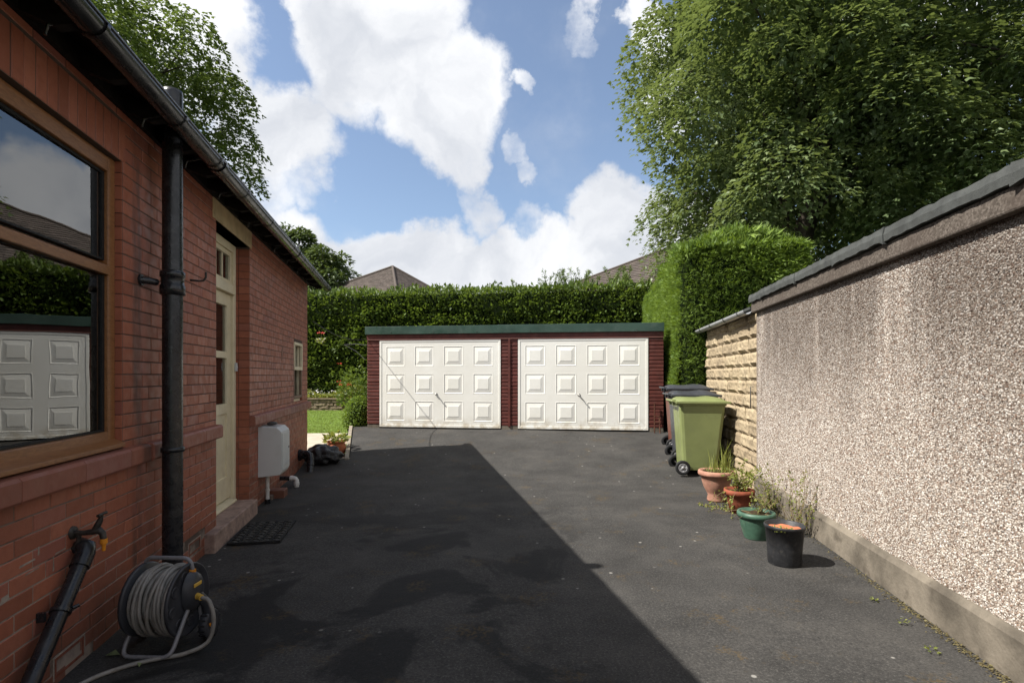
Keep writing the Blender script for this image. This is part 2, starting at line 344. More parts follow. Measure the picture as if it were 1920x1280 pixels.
M_fascia = plain('green_fascia', (.036, .072, .054), .4, .45, .2, 2.5, .08, 20, dirt=(.075, .11, .09), dirtamt=.6)
M_steel = plain('handle_metal', (.42, .41, .39), .35, .5, .2, 30, .1, metal=.9)
M_rust = plain('rusty_iron', (.085, .036, .022), .85, .2, .5, 30, .6, 90)
M_bing = plain('green_bin_plastic', (.19, .22, .085), .42, .42, .1, 4, .06, 30, dirt=(.16, .18, .08), dirtamt=.6)
M_bink = plain('grey_bin_plastic', (.04, .043, .05), .42, .42, .2, 4, .06, 30, dirt=(.07, .07, .068), dirtamt=.5)
M_binb = plain('brown_bin_plastic', (.125, .042, .026), .45, .4, .2, 4, .06, 30, dirt=(.09, .05, .035))
M_tyre = plain('tyre_rubber', (.015, .015, .016), .7, .3, .3, 20, .3)
M_rim = plain('grey_rim', (.33, .33, .34), .5, .4, .1, 20, .05)
M_plinth = plain('concrete_plinth', (.165, .142, .112), .9, .2, .5, 3, .9, 50, dirt=(.075, .062, .048), dirtamt=.9)
M_felt = plain('roof_felt', (.066, .070, .067), .85, .25, .3, 7, .6, 140, dirt=(.045, .048, .048), dirtamt=.6)
def copmat():
    m = NM('coping_beam'); v = m.voro(95); col = m.ramp(v.outputs['Color'], [(0, (.05, .041, .034)), (.5, (.095, .079, .066)), (1, (.17, .145, .125))])
    col = m.mix(m.step(m.noise(3, 6), .4, .7, 0, .6), col, (.075, .058, .048)); m.bsdf(col, .95, .15, 0, m.bump(v.outputs['Distance'], -.8, .006)); return m.m
M_coping = copmat()
def rendermat():
    m = NM('render_bed'); v = m.voro(88); col = m.ramp(v.outputs['Color'], [(0, (.08, .06, .05)), (.3, (.24, .19, .155)), (.7, (.38, .33, .285)), (1, (.5, .46, .42))])
    col = m.mix(m.step(v.outputs['Distance'], .35, .6, 0, .7), col, (.17, .135, .11)); m.bsdf(streaks(m, col), .9, .2, 0, m.bump(v.outputs['Distance'], -1, .008)); return m.m
M_bed = rendermat()
_m, _c = pebblemat(); _m.bsdf(streaks(_m, _c), .7, .3); M_pebble = _m.m
M_stone = stonemat('pitched_stone', 'obj', (.30, .235, .155), (.42, .34, .225), (.14, .11, .075))
M_stonej = plain('stone_mortar', (.40, .33, .24), .95, .1, .25, 20, .4)
M_gardenstone = stonemat('garden_wall_stone', 'obj', (.20, .15, .10), (.33, .26, .18), (.08, .065, .045))
M_zinc = plain('grey_gutter', (.30, .305, .31), .35, .5, .15, 8, .05, 20, dirt=(.15, .15, .14))
M_tile = tilemat('brown_roof_tile', (.088, .07, .06)); M_tile2 = tilemat('dark_roof_tile', (.10, .085, .08))
M_housewall = plain('cream_render', (.55, .5, .42), .9, .2, .1, 2, .2)
M_barge = plain('white_bargeboard', (.75, .75, .73), .5, .3, .05, 4, .05)
M_ground = plain('grass_ground', (.05, .085, .022), .95, .1, .4, 3, .6, 50)
M_lawn = plain('lawn_turf', (.12, .18, .035), .95, .1, .3, 4, .7, 120)
M_path = plain('concrete_path', (.44, .385, .31), .9, .2, .15, 4, .3, 90, dirt=(.25, .21, .16))
def gravelmat():
    m = NM('gravel_bed'); v = m.voro(45); col = m.ramp(v.outputs['Color'], [(0, (.16, .11, .075)), (.5, (.32, .24, .17)), (1, (.45, .38, .3))]); m.bsdf(col, .9, .2, 0, m.bump(v.outputs['Distance'], -1, .012)); return m.m
M_gravel = gravelmat()
M_kerb = plain('concrete_edging', (.27, .235, .185), .9, .2, .25, 6, .5, 90, dirt=(.12, .1, .07))
M_hosereel = plain('reel_plastic', (.035, .037, .044), .45, .4, .2, 10, .06)
M_hose = plain('hose_grey', (.215, .205, .19), .5, .4, .2, 14, .1, 60, dirt=(.14, .11, .08), dirtamt=.6)
M_tubes = plain('grey_tube', (.19, .19, .205), .35, .5, .1, 10, .04)
M_orange = plain('orange_plastic', (.62, .235, .02), .4, .4, .1, 10, .04)
M_yellow = plain('yellow_plastic', (.58, .36, .06), .4, .4, .1, 10, .04)
M_brass = plain('old_brass', (.32, .19, .07), .45, .5, .3, 40, .2, metal=.8)
M_iron = plain('dull_iron', (.055, .05, .045), .55, .5, .4, 40, .4, metal=.6)
M_airbrick = plain('air_brick_clay', (.20, .07, .045), .85, .2, .3, 30, .4)
M_bark = plain('tree_bark', (.055, .045, .035), .95, .15, .5, 5, .9, 25)
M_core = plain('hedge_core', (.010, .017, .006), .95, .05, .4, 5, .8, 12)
M_syc = leafmat('sycamore_leaf', (.050, .080, .034), (.105, .150, .062), (.20, .245, .108), .28, .42)
M_syc2 = leafmat('pale_tree_leaf', (.07, .095, .032), (.13, .165, .055), (.21, .22, .09), .3, .5)
M_syc3 = leafmat('yard_tree_leaf', (.045, .075, .02), (.085, .13, .036), (.15, .2, .06), .3, .45)
M_hedge = leafmat('back_hedge_leaf', (.035, .062, .012), (.090, .145, .026), (.165, .225, .05), .28, .5)
M_cyp = leafmat('cypress_leaf', (.048, .09, .014), (.118, .19, .027), (.225, .315, .055), .3, .6)
M_far = leafmat('far_tree_leaf', (.04, .06, .022), (.075, .11, .034), (.12, .16, .055), .25, .5)
M_grass = leafmat('grass_blade', (.11, .17, .03), (.17, .24, .045), (.24, .30, .085), .35, .5)
M_weed = leafmat('weed_leaf', (.09, .12, .025), (.165, .20, .04), (.27, .28, .075), .35, .6)
M_drystem = plain('dry_stem', (.24, .18, .10), .85, .2, .3, 20, 0)
M_flower = leafmat('white_flower', (.4, .38, .42), (.6, .58, .6), (.75, .74, .72), .3, .6)
M_rose = leafmat('red_flower', (.45, .03, .03), (.55, .05, .06), (.65, .12, .12), .3, .6)
M_cable = plain('black_cable', (.02, .02, .02), .6, .3, .2, 10, 0)
M_paleleaf = plain('fallen_leaf', (.16, .19, .09), .8, .2, .3, 20, 0)

# ================================================================== THE SETTING
def garden(X, Y): return -.06 if Y < 8.4 else min(.36, max(.0, .05+.0406*(Y-9.7)))
def grid(name, xs, ys, zf, mat, mask=None):
    mb = MB(); nx = len(xs); vs = [(x, y, zf(x, y)) for y in ys for x in xs]
    fs = [(j*nx+i, j*nx+i+1, (j+1)*nx+i+1, (j+1)*nx+i) for j in range(len(ys)-1) for i in range(nx-1)]
    mb.add(vs, fs, True); return obj(name, mb, mat)
def lin(a, b, n): return [a+(b-a)*i/n for i in range(n+1)]
o = grid('ground', [-900, -300, -100]+lin(-40, 40, 80)+[100, 300, 900], [-600, -200, -60, -20]+lin(-8, 60, 136)+[120, 300, 900, 1500], garden, M_ground); tag(o, kind='structure')
# driveway: rows in Y, left edge follows the house wall and then the concrete edging
mb = MB(); ys = lin(-4, 11.6, 130); NX = 46; vs = []
def lefte(Y):
    if Y <= 8.5: return -1.7-.2*Y
    return -2.62-.2745*(Y-8.6)
for Y in ys:
    a = lefte(Y); b = 2.1+.144*Y+(1.2 if Y > 9.3 else 0)
    for i in range(NX+1):
        X = a+(b-a)*i/NX
        w = .006*math.sin(X*2.1+Y*.7)+.005*math.sin(X*.9-Y*1.7+1)
        vs.append((X, Y, ramp(X, Y)+w*.6))
mb.add(vs, [(j*(NX+1)+i, j*(NX+1)+i+1, (j+1)*(NX+1)+i+1, (j+1)*(NX+1)+i) for j in range(len(ys)-1) for i in range(NX)], True)
tag(obj('driveway', mb, M_asph), kind='structure')
# concrete edging beside the raised end of the drive
ke = tag(link(bpy.data.objects.new('driveway_edging', None)), kind='structure')
A = Vector((-2.62, 8.56)); B = Vector((-3.33, 11.15))
for i in range(3):
    p = A.lerp(B, i/3+.002); q = A.lerp(B, (i+1)/3-.002); d = (q-p).normalized(); n = Vector((d.y, -d.x))
    mb = MB(); vs = []
    for P in (p, q):
        zt = ramp(P.x, P.y)+.03
        for off, z in ((.03, -.1), (-.035, -.1), (-.035, zt), (.03, zt)): Q = P-n*.03+n*off; vs.append((Q.x, Q.y, z))
    mb.add(vs, [(0, 1, 2, 3), (4, 7, 6, 5), (0, 4, 5, 1), (1, 5, 6, 2), (2, 6, 7, 3), (3, 7, 4, 0)]); obj('kerb_stone', mb, M_kerb, ke, .006)
mb = MB(); p, q = Vector((-3.42, 8.50)), Vector((-2.62, 8.60)); d = (q-p).normalized(); n = Vector((-d.y, d.x))
vs = [(v.x, v.y, z) for z in (-.1, .088) for v in (p, q, q+n*.09, p+n*.09)]
mb.add(vs, [(0, 1, 2, 3), (4, 7, 6, 5), (0, 4, 5, 1), (1, 5, 6, 2), (2, 6, 7, 3), (3, 7, 4, 0)]); obj('kerb_stone', mb, M_kerb, ke, .006)
# garden beyond the house corner
def gz(d): return lambda X, Y: garden(X, Y)+d
tag(grid('gravel_bed', lin(-4.4, -2.66, 8), lin(8.64, 11.1, 10), lambda X, Y: garden(X, Y)+.012 if X < -2.62-.2745*(Y-8.6) else garden(X, Y)-.04, M_gravel), kind='structure')
tag(grid('garden_path', lin(-16, -3.62, 20), lin(9.55, 11.75, 8), gz(.022), M_path), kind='structure')
tag(grid('lawn', lin(-18, -3.3, 30), lin(11.76, 17.2, 16), gz(.02), M_lawn), kind='structure')
N = 26000; X = RNG.uniform(-8.5, -3.35, N); Y = 11.78+RNG.random(N)**1.3*4.9
P = np.stack([X, Y, .05+.0406*(Y-9.7)+.018], 1); a = np.stack([RNG.normal(0, .35, N), RNG.normal(0, .35, N), np.ones(N)], 1)
g = scatter('lawn_grass', P, a, np.stack([RNG.normal(size=N), RNG.normal(size=N), np.zeros(N)+.01], 1), RNG.uniform(.025, .055, N), BLADE_V, BLADE_F, M_grass)
tag(g, 'short bright green lawn grass beyond the house corner', 'grass', kind='stuff')

# ================================================================== BRICK HOUSE
ZTOP = 2.93; SEND = 8.88
house = thing('brick_house', 'single storey red brick house with dark eaves and gutter on the left', 'house', HO, AH)
DS0, DS1, DZ1 = 4.60, 5.59, 2.73          # door opening
WS0, WS1, WZ0, WZ1 = .9, 3.08, 1.005, 2.62   # large window
FS0, FS1, FZ0, FZ1 = 7.80, 8.42, 1.005, 1.915 # small sash window
mb = MB(); T = -.32; f = -.0018
def wb(s0, s1, z0, z1): mb.box(T, f, s0, s1, z0, z1)
wb(-5, WS0, -.3, ZTOP); wb(WS0, WS1, -.3, WZ0); wb(WS0, WS1, WZ1, ZTOP); wb(WS1, DS0, -.3, ZTOP); wb(DS0, DS1, DZ1, ZTOP); wb(DS0, DS1, -.3, .10)
wb(DS1, FS0, -.3, ZTOP); wb(FS0, FS1, -.3, FZ0); wb(FS0, FS1, FZ1, ZTOP); wb(FS1, SEND-.006, -.3, ZTOP)
mb.box(-6.2, T, SEND-.33, SEND-.006, -.3, ZTOP); mb.box(-6.2, T, -5, -4.7, -.3, ZTOP); mb.box(-6.2, -5.9, -4.7, SEND-.33, -.3, ZTOP)
mb.box(-6.0, T, -4.8, SEND-.1, -.02, .06); mb.box(-5.9, T, -4.7, SEND-.33, 2.85, 2.9)
wall = obj('wall', mb, M_mortar, house)
# near mortar is paler: strip of repointing is on the bricks themselves
def brick_mesh():
    b = MB(); c = .0032; y, z, d = .5, .0350, .03
    o_ = [(-d, -y, -z), (-d, y, -z), (-d, y, z), (-d, -y, z)]; m_ = [(-c, -y, -z), (-c, y, -z), (-c, y, z), (-c, -y, z)]; k = .016; i_ = [(0, -y+k, -z+c), (0, y-k, -z+c), (0, y-k, z-c), (0, -y+k, z-c)]
    b.add(o_+m_+i_, [(j, (j+1) % 4, 4+(j+1) % 4, 4+j) for j in range(4)]+[(4+j, 4+(j+1) % 4, 8+(j+1) % 4, 8+j) for j in range(4)]+[(8, 9, 10, 11)]); return b
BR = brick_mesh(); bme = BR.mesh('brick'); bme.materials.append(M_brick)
bricks = []                                   # (s centre, z centre, length, o offset, vertical?)
PITCH = .0758; L = .2225
openings = [(WS0, WS1, WZ0-.1, WZ1+.23), (DS0, DS1, 0, DZ1+.3), (FS0, FS1, FZ0, FZ1)]
nc = int(ZTOP/PITCH)+1
for c in range(nc):
    zc = PITCH*(c+.5)-.02
    if zc > ZTOP: break
    if .915 < zc < .99: continue           # string course
    segs = [(-.6, SEND)]
    for a, b, z0, z1 in openings:
        if z0 < zc < z1 and not (a == WS0 and zc < WZ0-.02):
            new = []
            for p, q in segs:
                if q <= a or p >= b: new.append((p, q)); continue
                if p < a: new.append((p, a))
                if q > b: new.append((b, q))
            segs = new
    for p, q in segs:
        s = p-((c % 2)*.1125)-(.03 if c % 5 == 2 else 0)
        while s < q-.02:
            a, b = max(p, s), min(q, s+L+.0035)
            if b-a > .03: bricks.append(((a+b)/2, zc, b-a-.0055, abs(random.gauss(0, .0009)), 0))
            s += L+.0035
for i in range(int((WS1+.02-(-.5))/.0755)): bricks.append((WS1+.03-i*.0755-.037, WZ1+.1135, .222, abs(random.gauss(0, .0009)), 1))
air = [(2.48, .03), (4.02, .075)]
bricks = [b for b in bricks if not any(abs(b[0]-(s+.1125)) < .13 and z-.02 < b[1] < z+.1 for s, z in air)]
def shows(b): return b[0] > 2.02 and b[1] < 2.85
vis = sorted([b for b in bricks if shows(b)], key=lambda b: b[0]); near = vis[:292]; nearset = set(near)
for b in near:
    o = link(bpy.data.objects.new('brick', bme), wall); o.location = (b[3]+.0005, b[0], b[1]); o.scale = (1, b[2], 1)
    if b[4]: o.rotation_euler = (R(90), 0, 0)
    else: o.rotation_euler = (0, random.gauss(0, .004), random.gauss(0, .0022))
mb = MB()
for b in bricks:
    if b in nearset: continue
    if b[4]: mb.add([(v[0]+b[3], b[0]+v[2], b[1]+v[1]*b[2]) for v in BR.v], BR.f)
    else: mb.add([(v[0]+b[3], b[0]+v[1]*b[2], b[1]+v[2]) for v in BR.v], BR.f)
# brick jamb returns of the door and window openings, and the far gable corner
for c in range(nc):
    zc = PITCH*(c+.5)-.02
    if zc > ZTOP: break
    for s, sg, z0, z1, dep in ((DS1, -1, .1, DZ1, .2), (DS0, 1, .1, DZ1, .2), (WS1, -1, WZ0, WZ1, .1), (FS1, -1, FZ0, FZ1, .1), (FS0, 1, FZ0, FZ1, .1)):
        if z0 < zc < z1:
            n_ = 2 if dep > .15 else 1
            for k in range(n_):
                o1 = -.002-k*.105; o0 = o1-.1 if k+1 < n_ else -dep
                e = s+sg*.001; mb.box(o0, o1, min(e, e+sg*.006), max(e, e+sg*.006), zc-.0355, zc+.0355)
tag(obj('far_bricks', mb, M_brickS, wall), kind='stuff')
# smooth repointed plinth patches (pale mortar smears)
for i, (s, z, ln, hh) in enumerate(((2.30, .62, .10, .012), (2.37, .66, .012, .06), (2.52, .60, .08, .01), (2.17, .52, .05, .03), (2.47, .56, .011, .07), (2.33, .575, .09, .009), (2.13, .61, .011, .09))):
    mb = MB(); mb.prism([(s-ln/2, z-hh/2), (s+ln/2, z-hh/2+.004), (s+ln/2-.004, z+hh/2), (s-ln/2+.006, z+hh/2-.003)], 'x', -.005, .0022); obj('mortar_smear', mb, M_palemortar, wall)
mb = MB()
for z0, z1 in ((1.62, 1.80),): mb.prism([(7.0, z0), (7.06, z0-.01), (7.13, z0+.1), (7.08, z1), (7.02, z1-.05)], 'x', -.004, .0022)
obj('mortar_smear', mb, plain('grey_smear', (.24, .13, .1), .9, .2, .3, 20), wall)
# string course / sills: projecting bricks, interrupted by the doorway
def course(s0, s1, ends):
    s = s0
    while s < s1-.02:
        e = min(s1, s+.44); mb = MB()
        prof = [(-.1, .889), (.050, .893), (.056, .905), (.056, .985), (.045, 1.0), (-.1, 1.012)]
        mb.prism(prof, 'y', s+.0015, e-.0015); obj('sill_brick', mb, M_stringc, sc, .003); s = e
sc = obj('string_course', MB().box(-.1, .02, -.5, DS0-.06, .93, .99).box(-.1, .02, DS1+.06, SEND-.02, .93, .99), M_mortar, house)
course(-.46, 3.30, 0); course(3.33, DS0+.0, 0); course(DS1, SEND+.03, 0)
# lintel over the door
obj('lintel', MB().box(-.2, .006, DS0-.09, DS1+.06, DZ1, DZ1+.22), M_lintel, house, .006)
# roof with open eaves
TP = math.tan(R(24)); EO = .255; EZ = 2.90
def rz_(o): return EZ+(EO-o)*TP
mb = MB(); SE = 9.02
prof = [(EO, EZ), (EO, EZ+.05), (-2.9, rz_(-2.9)+.05), (-6.5, rz_(-2.9)-3.6*TP+.05), (-6.5, rz_(-2.9)-3.6*TP), (-2.9, rz_(-2.9))]
mb.prism(prof, 'y', -5.2, SE); roof = obj('roof', mb, M_soffit, house)
sl = MB(); sl.prism([(EO+.035, EZ+.052), (EO+.035, EZ+.064), (EO-.42, rz_(EO-.42)+.078), (EO-.42, rz_(EO-.42)+.066)], 'y', 0, .247); slm = sl.mesh('slate'); slm.materials.append(M_slate)
for k in range(3):
    for i in range(int((SE+.5)/.25)+1):
        s = -.5+i*.25+(k % 2)*.125
        if s+.25 > SE+.03: continue
        o = link(bpy.data.objects.new('slate', slm), roof); o.location = (-k*.28, s, k*.28*TP+k*.004+random.uniform(0, .004))
mb = MB()
prof = [(-.5, rz_(-.5)+.075), (-.5, rz_(-.5)+.088), (-2.9, rz_(-2.9)+.088), (-6.55, rz_(-2.9)-3.65*TP+.09), (-6.55, rz_(-2.9)-3.65*TP+.075), (-2.9, rz_(-2.9)+.07)]
mb.prism(prof, 'y', -5.25, SE+.02); obj('slate_field', mb, M_slate, roof)
# roll of lead along the near roof edge
mb = MB(); mb.tube([(EO-.075, .2, EZ+.125), (EO-.075, 2.72, EZ+.125)], .033, 10); obj('lead_roll', mb, plain('lead_roll', (.05, .058, .075), .4, .5, .2, 4, .1), roof)
for i in range(22):                          # rafter feet
    s = .1+i*.42
    if s > SE-.1: break
    mb = MB(); mb.prism([(-.05, rz_(-.05)-.002), (-.05, rz_(-.05)-.11), (EO-.10, EZ-.05), (EO-.03, EZ-.035), (EO-.03, EZ+.008)], 'y', s, s+.05); obj('rafter_end', mb, M_soffit, roof)
obj('wall_plate', MB().box(-.15, .03, -.5, SE-.05, ZTOP-.03, ZTOP+.1), M_soffit, roof)
# gutter: half-round channel with joints, brackets and stop end
def halfround(r, s0, s1, t=.004):
    m = MB(); n = 10; pr = [(math.cos(math.pi+math.pi*k/n)*r, math.sin(math.pi+math.pi*k/n)*r) for k in range(n+1)]
    pi_ = [(x*(r-t)/r, z*(r-t)/r) for x, z in reversed(pr)]; poly = pr+pi_
    nn = len(poly); vs = [(x, s0, z) for x, z in poly]+[(x, s1, z) for x, z in poly]
    m.add(vs, [(i, i+nn, (i+1) % nn+nn, (i+1) % nn) for i in range(nn)], True); return m
GO, GZ = .288, 2.885
gut = link(bpy.data.objects.new('gutter', halfround(.058, -1, SE+.06).mesh('gutter')), house); gut.data.materials.append(M_gutter); gut.location = (GO, 0, GZ)
obj('stop_end', MB().prism([(math.cos(math.pi+math.pi*k/10)*.06, math.sin(math.pi+math.pi*k/10)*.06) for k in range(11)], 'y', SE+.058, SE+.07), M_gutter, gut)
tubz = MB(); tubz.tube([(.056, -1, .002), (.056, SE+.06, .002)], .006, 6); obj('gutter_lip', tubz, M_gutter, gut)
for s in (2.2, 3.02, 3.62, 4.27, 5.08, 6.1, 6.75, 7.4, 8.05, 8.7):
    m = halfround(.066, s, s+.022, .008); m.tube([(-.062, s+.011, 0), (-.10, s+.011, -.015), (-.16, s+.011, -.03), (-.17, s+.011, -.075)], .007, 6)
    obj('gutter_bracket', m, M_gutter, gut)
for s in (3.70, 6.4): m = halfround(.067, s, s+.05, .009); obj('gutter_joint', m, M_gutter, gut)
# soil pipe rising through the eaves
PO, PS = .135, 3.39
sp = obj('soil_pipe', MB().tube([(PO, PS, -.02), (PO, PS, 2.86), (PO, PS, 3.18), (PO, PS, 3.20), (PO, PS, 3.202), (PO, PS, 3.15)], [.057, .057, .057, .055, .05, .05], 20, False).tube([(PO, PS, 3.1), (PO, PS, 3.14)], .05, 16), M_blackpipe, house)
obj('pipe_socket', MB().lathe([(.057, -.06), (.070, -.055), (.070, .0), (.064, .008), (.064, .05), (.070, .055), (.070, .085), (.058, .095)], 20, Matrix.Translation((PO, PS, 1.975))), M_blackpipe, sp)
obj('pipe_bracket', MB().tube([(0, PS-.11, 1.99), (.03, PS-.10, 1.99), (.06, PS-.04, 1.99)], .022, 8).tube([(.0, PS-.11, 1.99), (.012, PS-.11, 1.99)], .035, 12), M_blackpipe, sp)
obj('pipe_collar', MB().lathe([(.058, 0), (.066, .002), (.066, .03), (.058, .032)], 20, Matrix.Translation((PO, PS, .935))), M_blackpipe, sp)
# large timber window
win = obj('window', MB().box(-.10, -.035, WS1-.075, WS1-.006, WZ0+.012, WZ1).box(-.10, -.035, WS0, WS1-.075, WZ1-.085, WZ1-.004).box(-.10, -.035, WS0, WS1-.075, WZ0+.012, WZ0+.10), M_wood, house, .006)
obj('window_sill', MB().prism([(-.1, WZ0+.008), (.02, WZ0+.008), (.02, WZ0+.03), (-.034, WZ0+.055), (-.1, WZ0+.055)], 'y', WS0, WS1-.012), M_wood, win, .004)
obj('transom', MB().prism([(-.095, 1.975), (-.028, 1.965), (-.028, 2.015), (-.095, 2.045)], 'y', WS0, WS1-.075), M_wood, win, .004)
obj('sash_frame', MB().box(-.09, -.056, WS1-.097, WS1-.0755, 2.046, WZ1-.086).box(-.09, -.056, WS0, WS1-.0975, WZ1-.1, WZ1-.0865).box(-.09, -.056, WS0, WS1-.0975, 2.0455, 2.056), M_sealant, win)
obj('sash_frame', MB().box(-.09, -.055, WS1-.098, WS1-.0755, WZ0+.1005, 1.964).box(-.09, -.055, WS0, WS1-.0985, WZ0+.1005, WZ0+.112), M_sealant, win)
obj('sealant_strip', MB().box(-.06, -.012, WS1-.0055, WS1-.001, WZ0+.02, WZ1), M_sealant, win)
for z0, z1 in ((2.0565, WZ1-.1005), (WZ0+.1125, 1.9635)):
    p = obj('window_pane', MB().box(-.002, .002, WS0-WS1, -.097, z0, z1), M_glass, win); p.location = (-.066, WS1, 0); p.rotation_euler = (0, 0, R(-.55))
    m = MB().box(-.002, .002, WS0, WS1-.1, z0, z1); p = obj('window_pane', m, M_glass2, win); p.location = (-.088, 0, 0); p.rotation_euler = (0, R(.25), R(.22))
# net curtain folds inside the room
N = 60; cv = []; mb = MB()
for i in range(N+1):
    s = .95+i*(2.05)/N; cv.append((-.24+.014*math.sin(i*1.9)+.006*math.sin(i*.7), s))
vs = [(x, s, 1.05) for x, s in cv]+[(x, s, 2.55) for x, s in cv]
mb.add(vs, [(i, i+1, i+N+2, i+N+1) for i in range(N)], True); obj('net_curtain', mb, plain('net_curtain', (.26, .26, .25), .95, .05, .3, 8, 0), win)
# far sash window with white panes
fw = obj('small_window', MB().box(-.085, -.03, FS1-.05, FS1-.006, FZ0+.012, FZ1-.003).box(-.085, -.03, FS0+.006, FS0+.05, FZ0+.012, FZ1-.003).box(-.085, -.03, FS0+.05, FS1-.05, FZ1-.05, FZ1-.003).box(-.085, -.03, FS0+.05, FS1-.05, FZ0+.012, FZ0+.07), M_cream, house, .004)
M_sashbrown = plain('brown_sash', (.20, .13, .085), .6, .3, .2, 8, .1)
obj('sash', MB().box(-.02, .012, FS0+.01, FS1-.01, 1.50, 1.55).box(-.02, .012, FS0+.01, FS1-.01, FZ1-.05, FZ1-.01).box(-.02, .012, FS1-.05, FS1-.01, 1.55, FZ1-.05).box(-.02, .012, FS0+.01, FS0+.05, 1.55, FZ1-.05), M_cream, fw, .003)
obj('sash', MB().box(-.029, .004, FS1-.07, FS1-.02, FZ0+.08, 1.4985).box(-.029, .004, FS0+.01, FS1-.07, FZ0+.08, FZ0+.12).box(-.029, .004, FS0+.01, FS0+.05, FZ0+.12, 1.4985), M_sashbrown, fw, .003)
obj('window_pane', MB().box(-.065, -.06, FS0+.05, FS1-.05, FZ0+.07, FZ1-.05), M_glass, fw)
obj('blind', MB().box(-.12, -.115, FS0+.02, FS1-.02, FZ0+.03, FZ1-.03), plain('pale_blind', (.5, .49, .45), .9, .1, .1, 6, 0), fw)
# door
DO = -.127
df = obj('door_frame', MB().box(DO-.08, DO, DS1-.075, DS1-.008, .155, DZ1-.003).box(DO-.08, DO, DS0+.008, DS0+.075, .155, DZ1-.003).box(DO-.08, DO, DS0+.075, DS1-.075, DZ1-.08, DZ1-.003)
         .box(DO-.08, DO+.012, DS0+.075, DS1-.075, 2.225, 2.315).prism([(DO-.08, .152), (DO+.03, .152), (DO+.03, .175), (DO-.08, .2)], 'y', DS0+.0755, DS1-.0755), M_cream, house, .006)
obj('transom_frame', MB().box(DO-.06, DO-.02, DS0+.076, DS0+.12, 2.316, DZ1-.081).box(DO-.06, DO-.02, DS1-.12, DS1-.076, 2.316, DZ1-.081).box(DO-.06, DO-.02, DS0+.12, DS1-.12, DZ1-.125, DZ1-.081).box(DO-.06, DO-.02, DS0+.12, DS1-.12, 2.316, 2.36), M_cream, df, .003)
for a in (DS0+.30, DS0+.48, DS0+.66): obj('glazing_bar', MB().box(DO-.05, DO-.03, a, a+.02, 2.361, DZ1-.126), M_cream, df)
obj('transom_pane', MB().box(DO-.045, DO-.04, DS0+.12, DS1-.12, 2.36, DZ1-.125), M_glass, df)
a, b = DS0+.08, DS1-.08; dx0, dx1 = DO-.075, DO-.03; mb = MB()
mb.box(dx0, dx1, a, a+.11, .205, 2.22).box(dx0, dx1, b-.11, b, .205, 2.22)
for z0, z1 in ((.205, .42), (1.04, 1.14), (2.10, 2.22), (1.585, 1.65)): mb.box(dx0, dx1, a+.11, b-.11, z0, z1)
mb.box(dx0, dx1, (a+b)/2-.04, (a+b)/2+.04, .42, 1.04)
dr = obj('door', mb, M_cream, house, .004)
for s0, s1 in ((a+.11, (a+b)/2-.04), ((a+b)/2+.04, b-.11)): obj('door_panel', MB().box(dx0+.012, dx1-.014, s0, s1, .42, 1.04), M_cream, dr)
for z0, z1 in ((1.14, 1.585), (1.65, 2.10)): obj('door_pane', MB().box(dx0+.02, dx0+.025, a+.11, b-.11, z0, z1), M_glass, dr)
obj('door_blind', MB().box(dx0-.03, dx0-.026, a+.02, b-.02, 1.1, 2.15), plain('door_blind', (.30, .30, .29), .9, .1, .1, 6, 0), dr)
obj('door_handle', MB().box(dx1, dx1+.006, a+.03, a+.07, 1.0, 1.2).tube([(dx1, a+.05, 1.12), (dx1+.045, a+.05, 1.12), (dx1+.05, a+.15, 1.12)], .008, 8), M_steel, dr)
obj('bell_push', MB().box(DO, DO+.02, DS1-.062, DS1-.022, 1.46, 1.545).box(DO+.02, DO+.026, DS1-.05, DS1-.034, 1.49, 1.515), M_white, df, .003)
obj('door_step', MB().box(-.2, .078, DS0-.27, DS1+.0, -.05, .148), M_step, house, .01)
# hook in the wall
obj('wall_hook', MB().tube([(-.02, 4.04, 2.125), (.055, 4.05, 2.12), (.085, 4.06, 2.125), (.10, 4.065, 2.15), (.10, 4.065, 2.19)], .008, 8), M_iron, house)
# air bricks
for s, z in air:
    ab = obj('air_brick', MB().box(-.03, .002, s, s+.225, z, z+.012).box(-.03, .002, s, s+.225, z+.078, z+.09).box(-.03, .002, s, s+.012, z+.012, z+.078).box(-.03, .002, s+.213, s+.225, z+.012, z+.078).box(-.03, -.02, s+.012, s+.213, z+.012, z+.078), M_airbrick, house)
    m = MB(); m.box(-.0195, -.011, s+.0125, s+.2125, z+.0125, z+.0775); obj('vent_shade_panel', m, M_sealant, ab)  # black panel stands in for the shade inside the vent slots
    for i in range(1, 15):
        w = .016 if i % 5 == 0 else .0032
        obj('vent_bar', MB().box(-.0105, -.005, s+.012+i*.0134-w/2, s+.012+i*.0134+w/2, z+.012, z+.078), M_airbrick, ab)
    obj('mortar_smear', MB().box(-.005, .001, s-.012, s-.001, z-.01, z+.1).box(-.005, .001, s+.226, s+.236, z-.01, z+.1).box(-.005, .001, s-.001, s+.226, z+.091, z+.1), M_palemortar, ab)

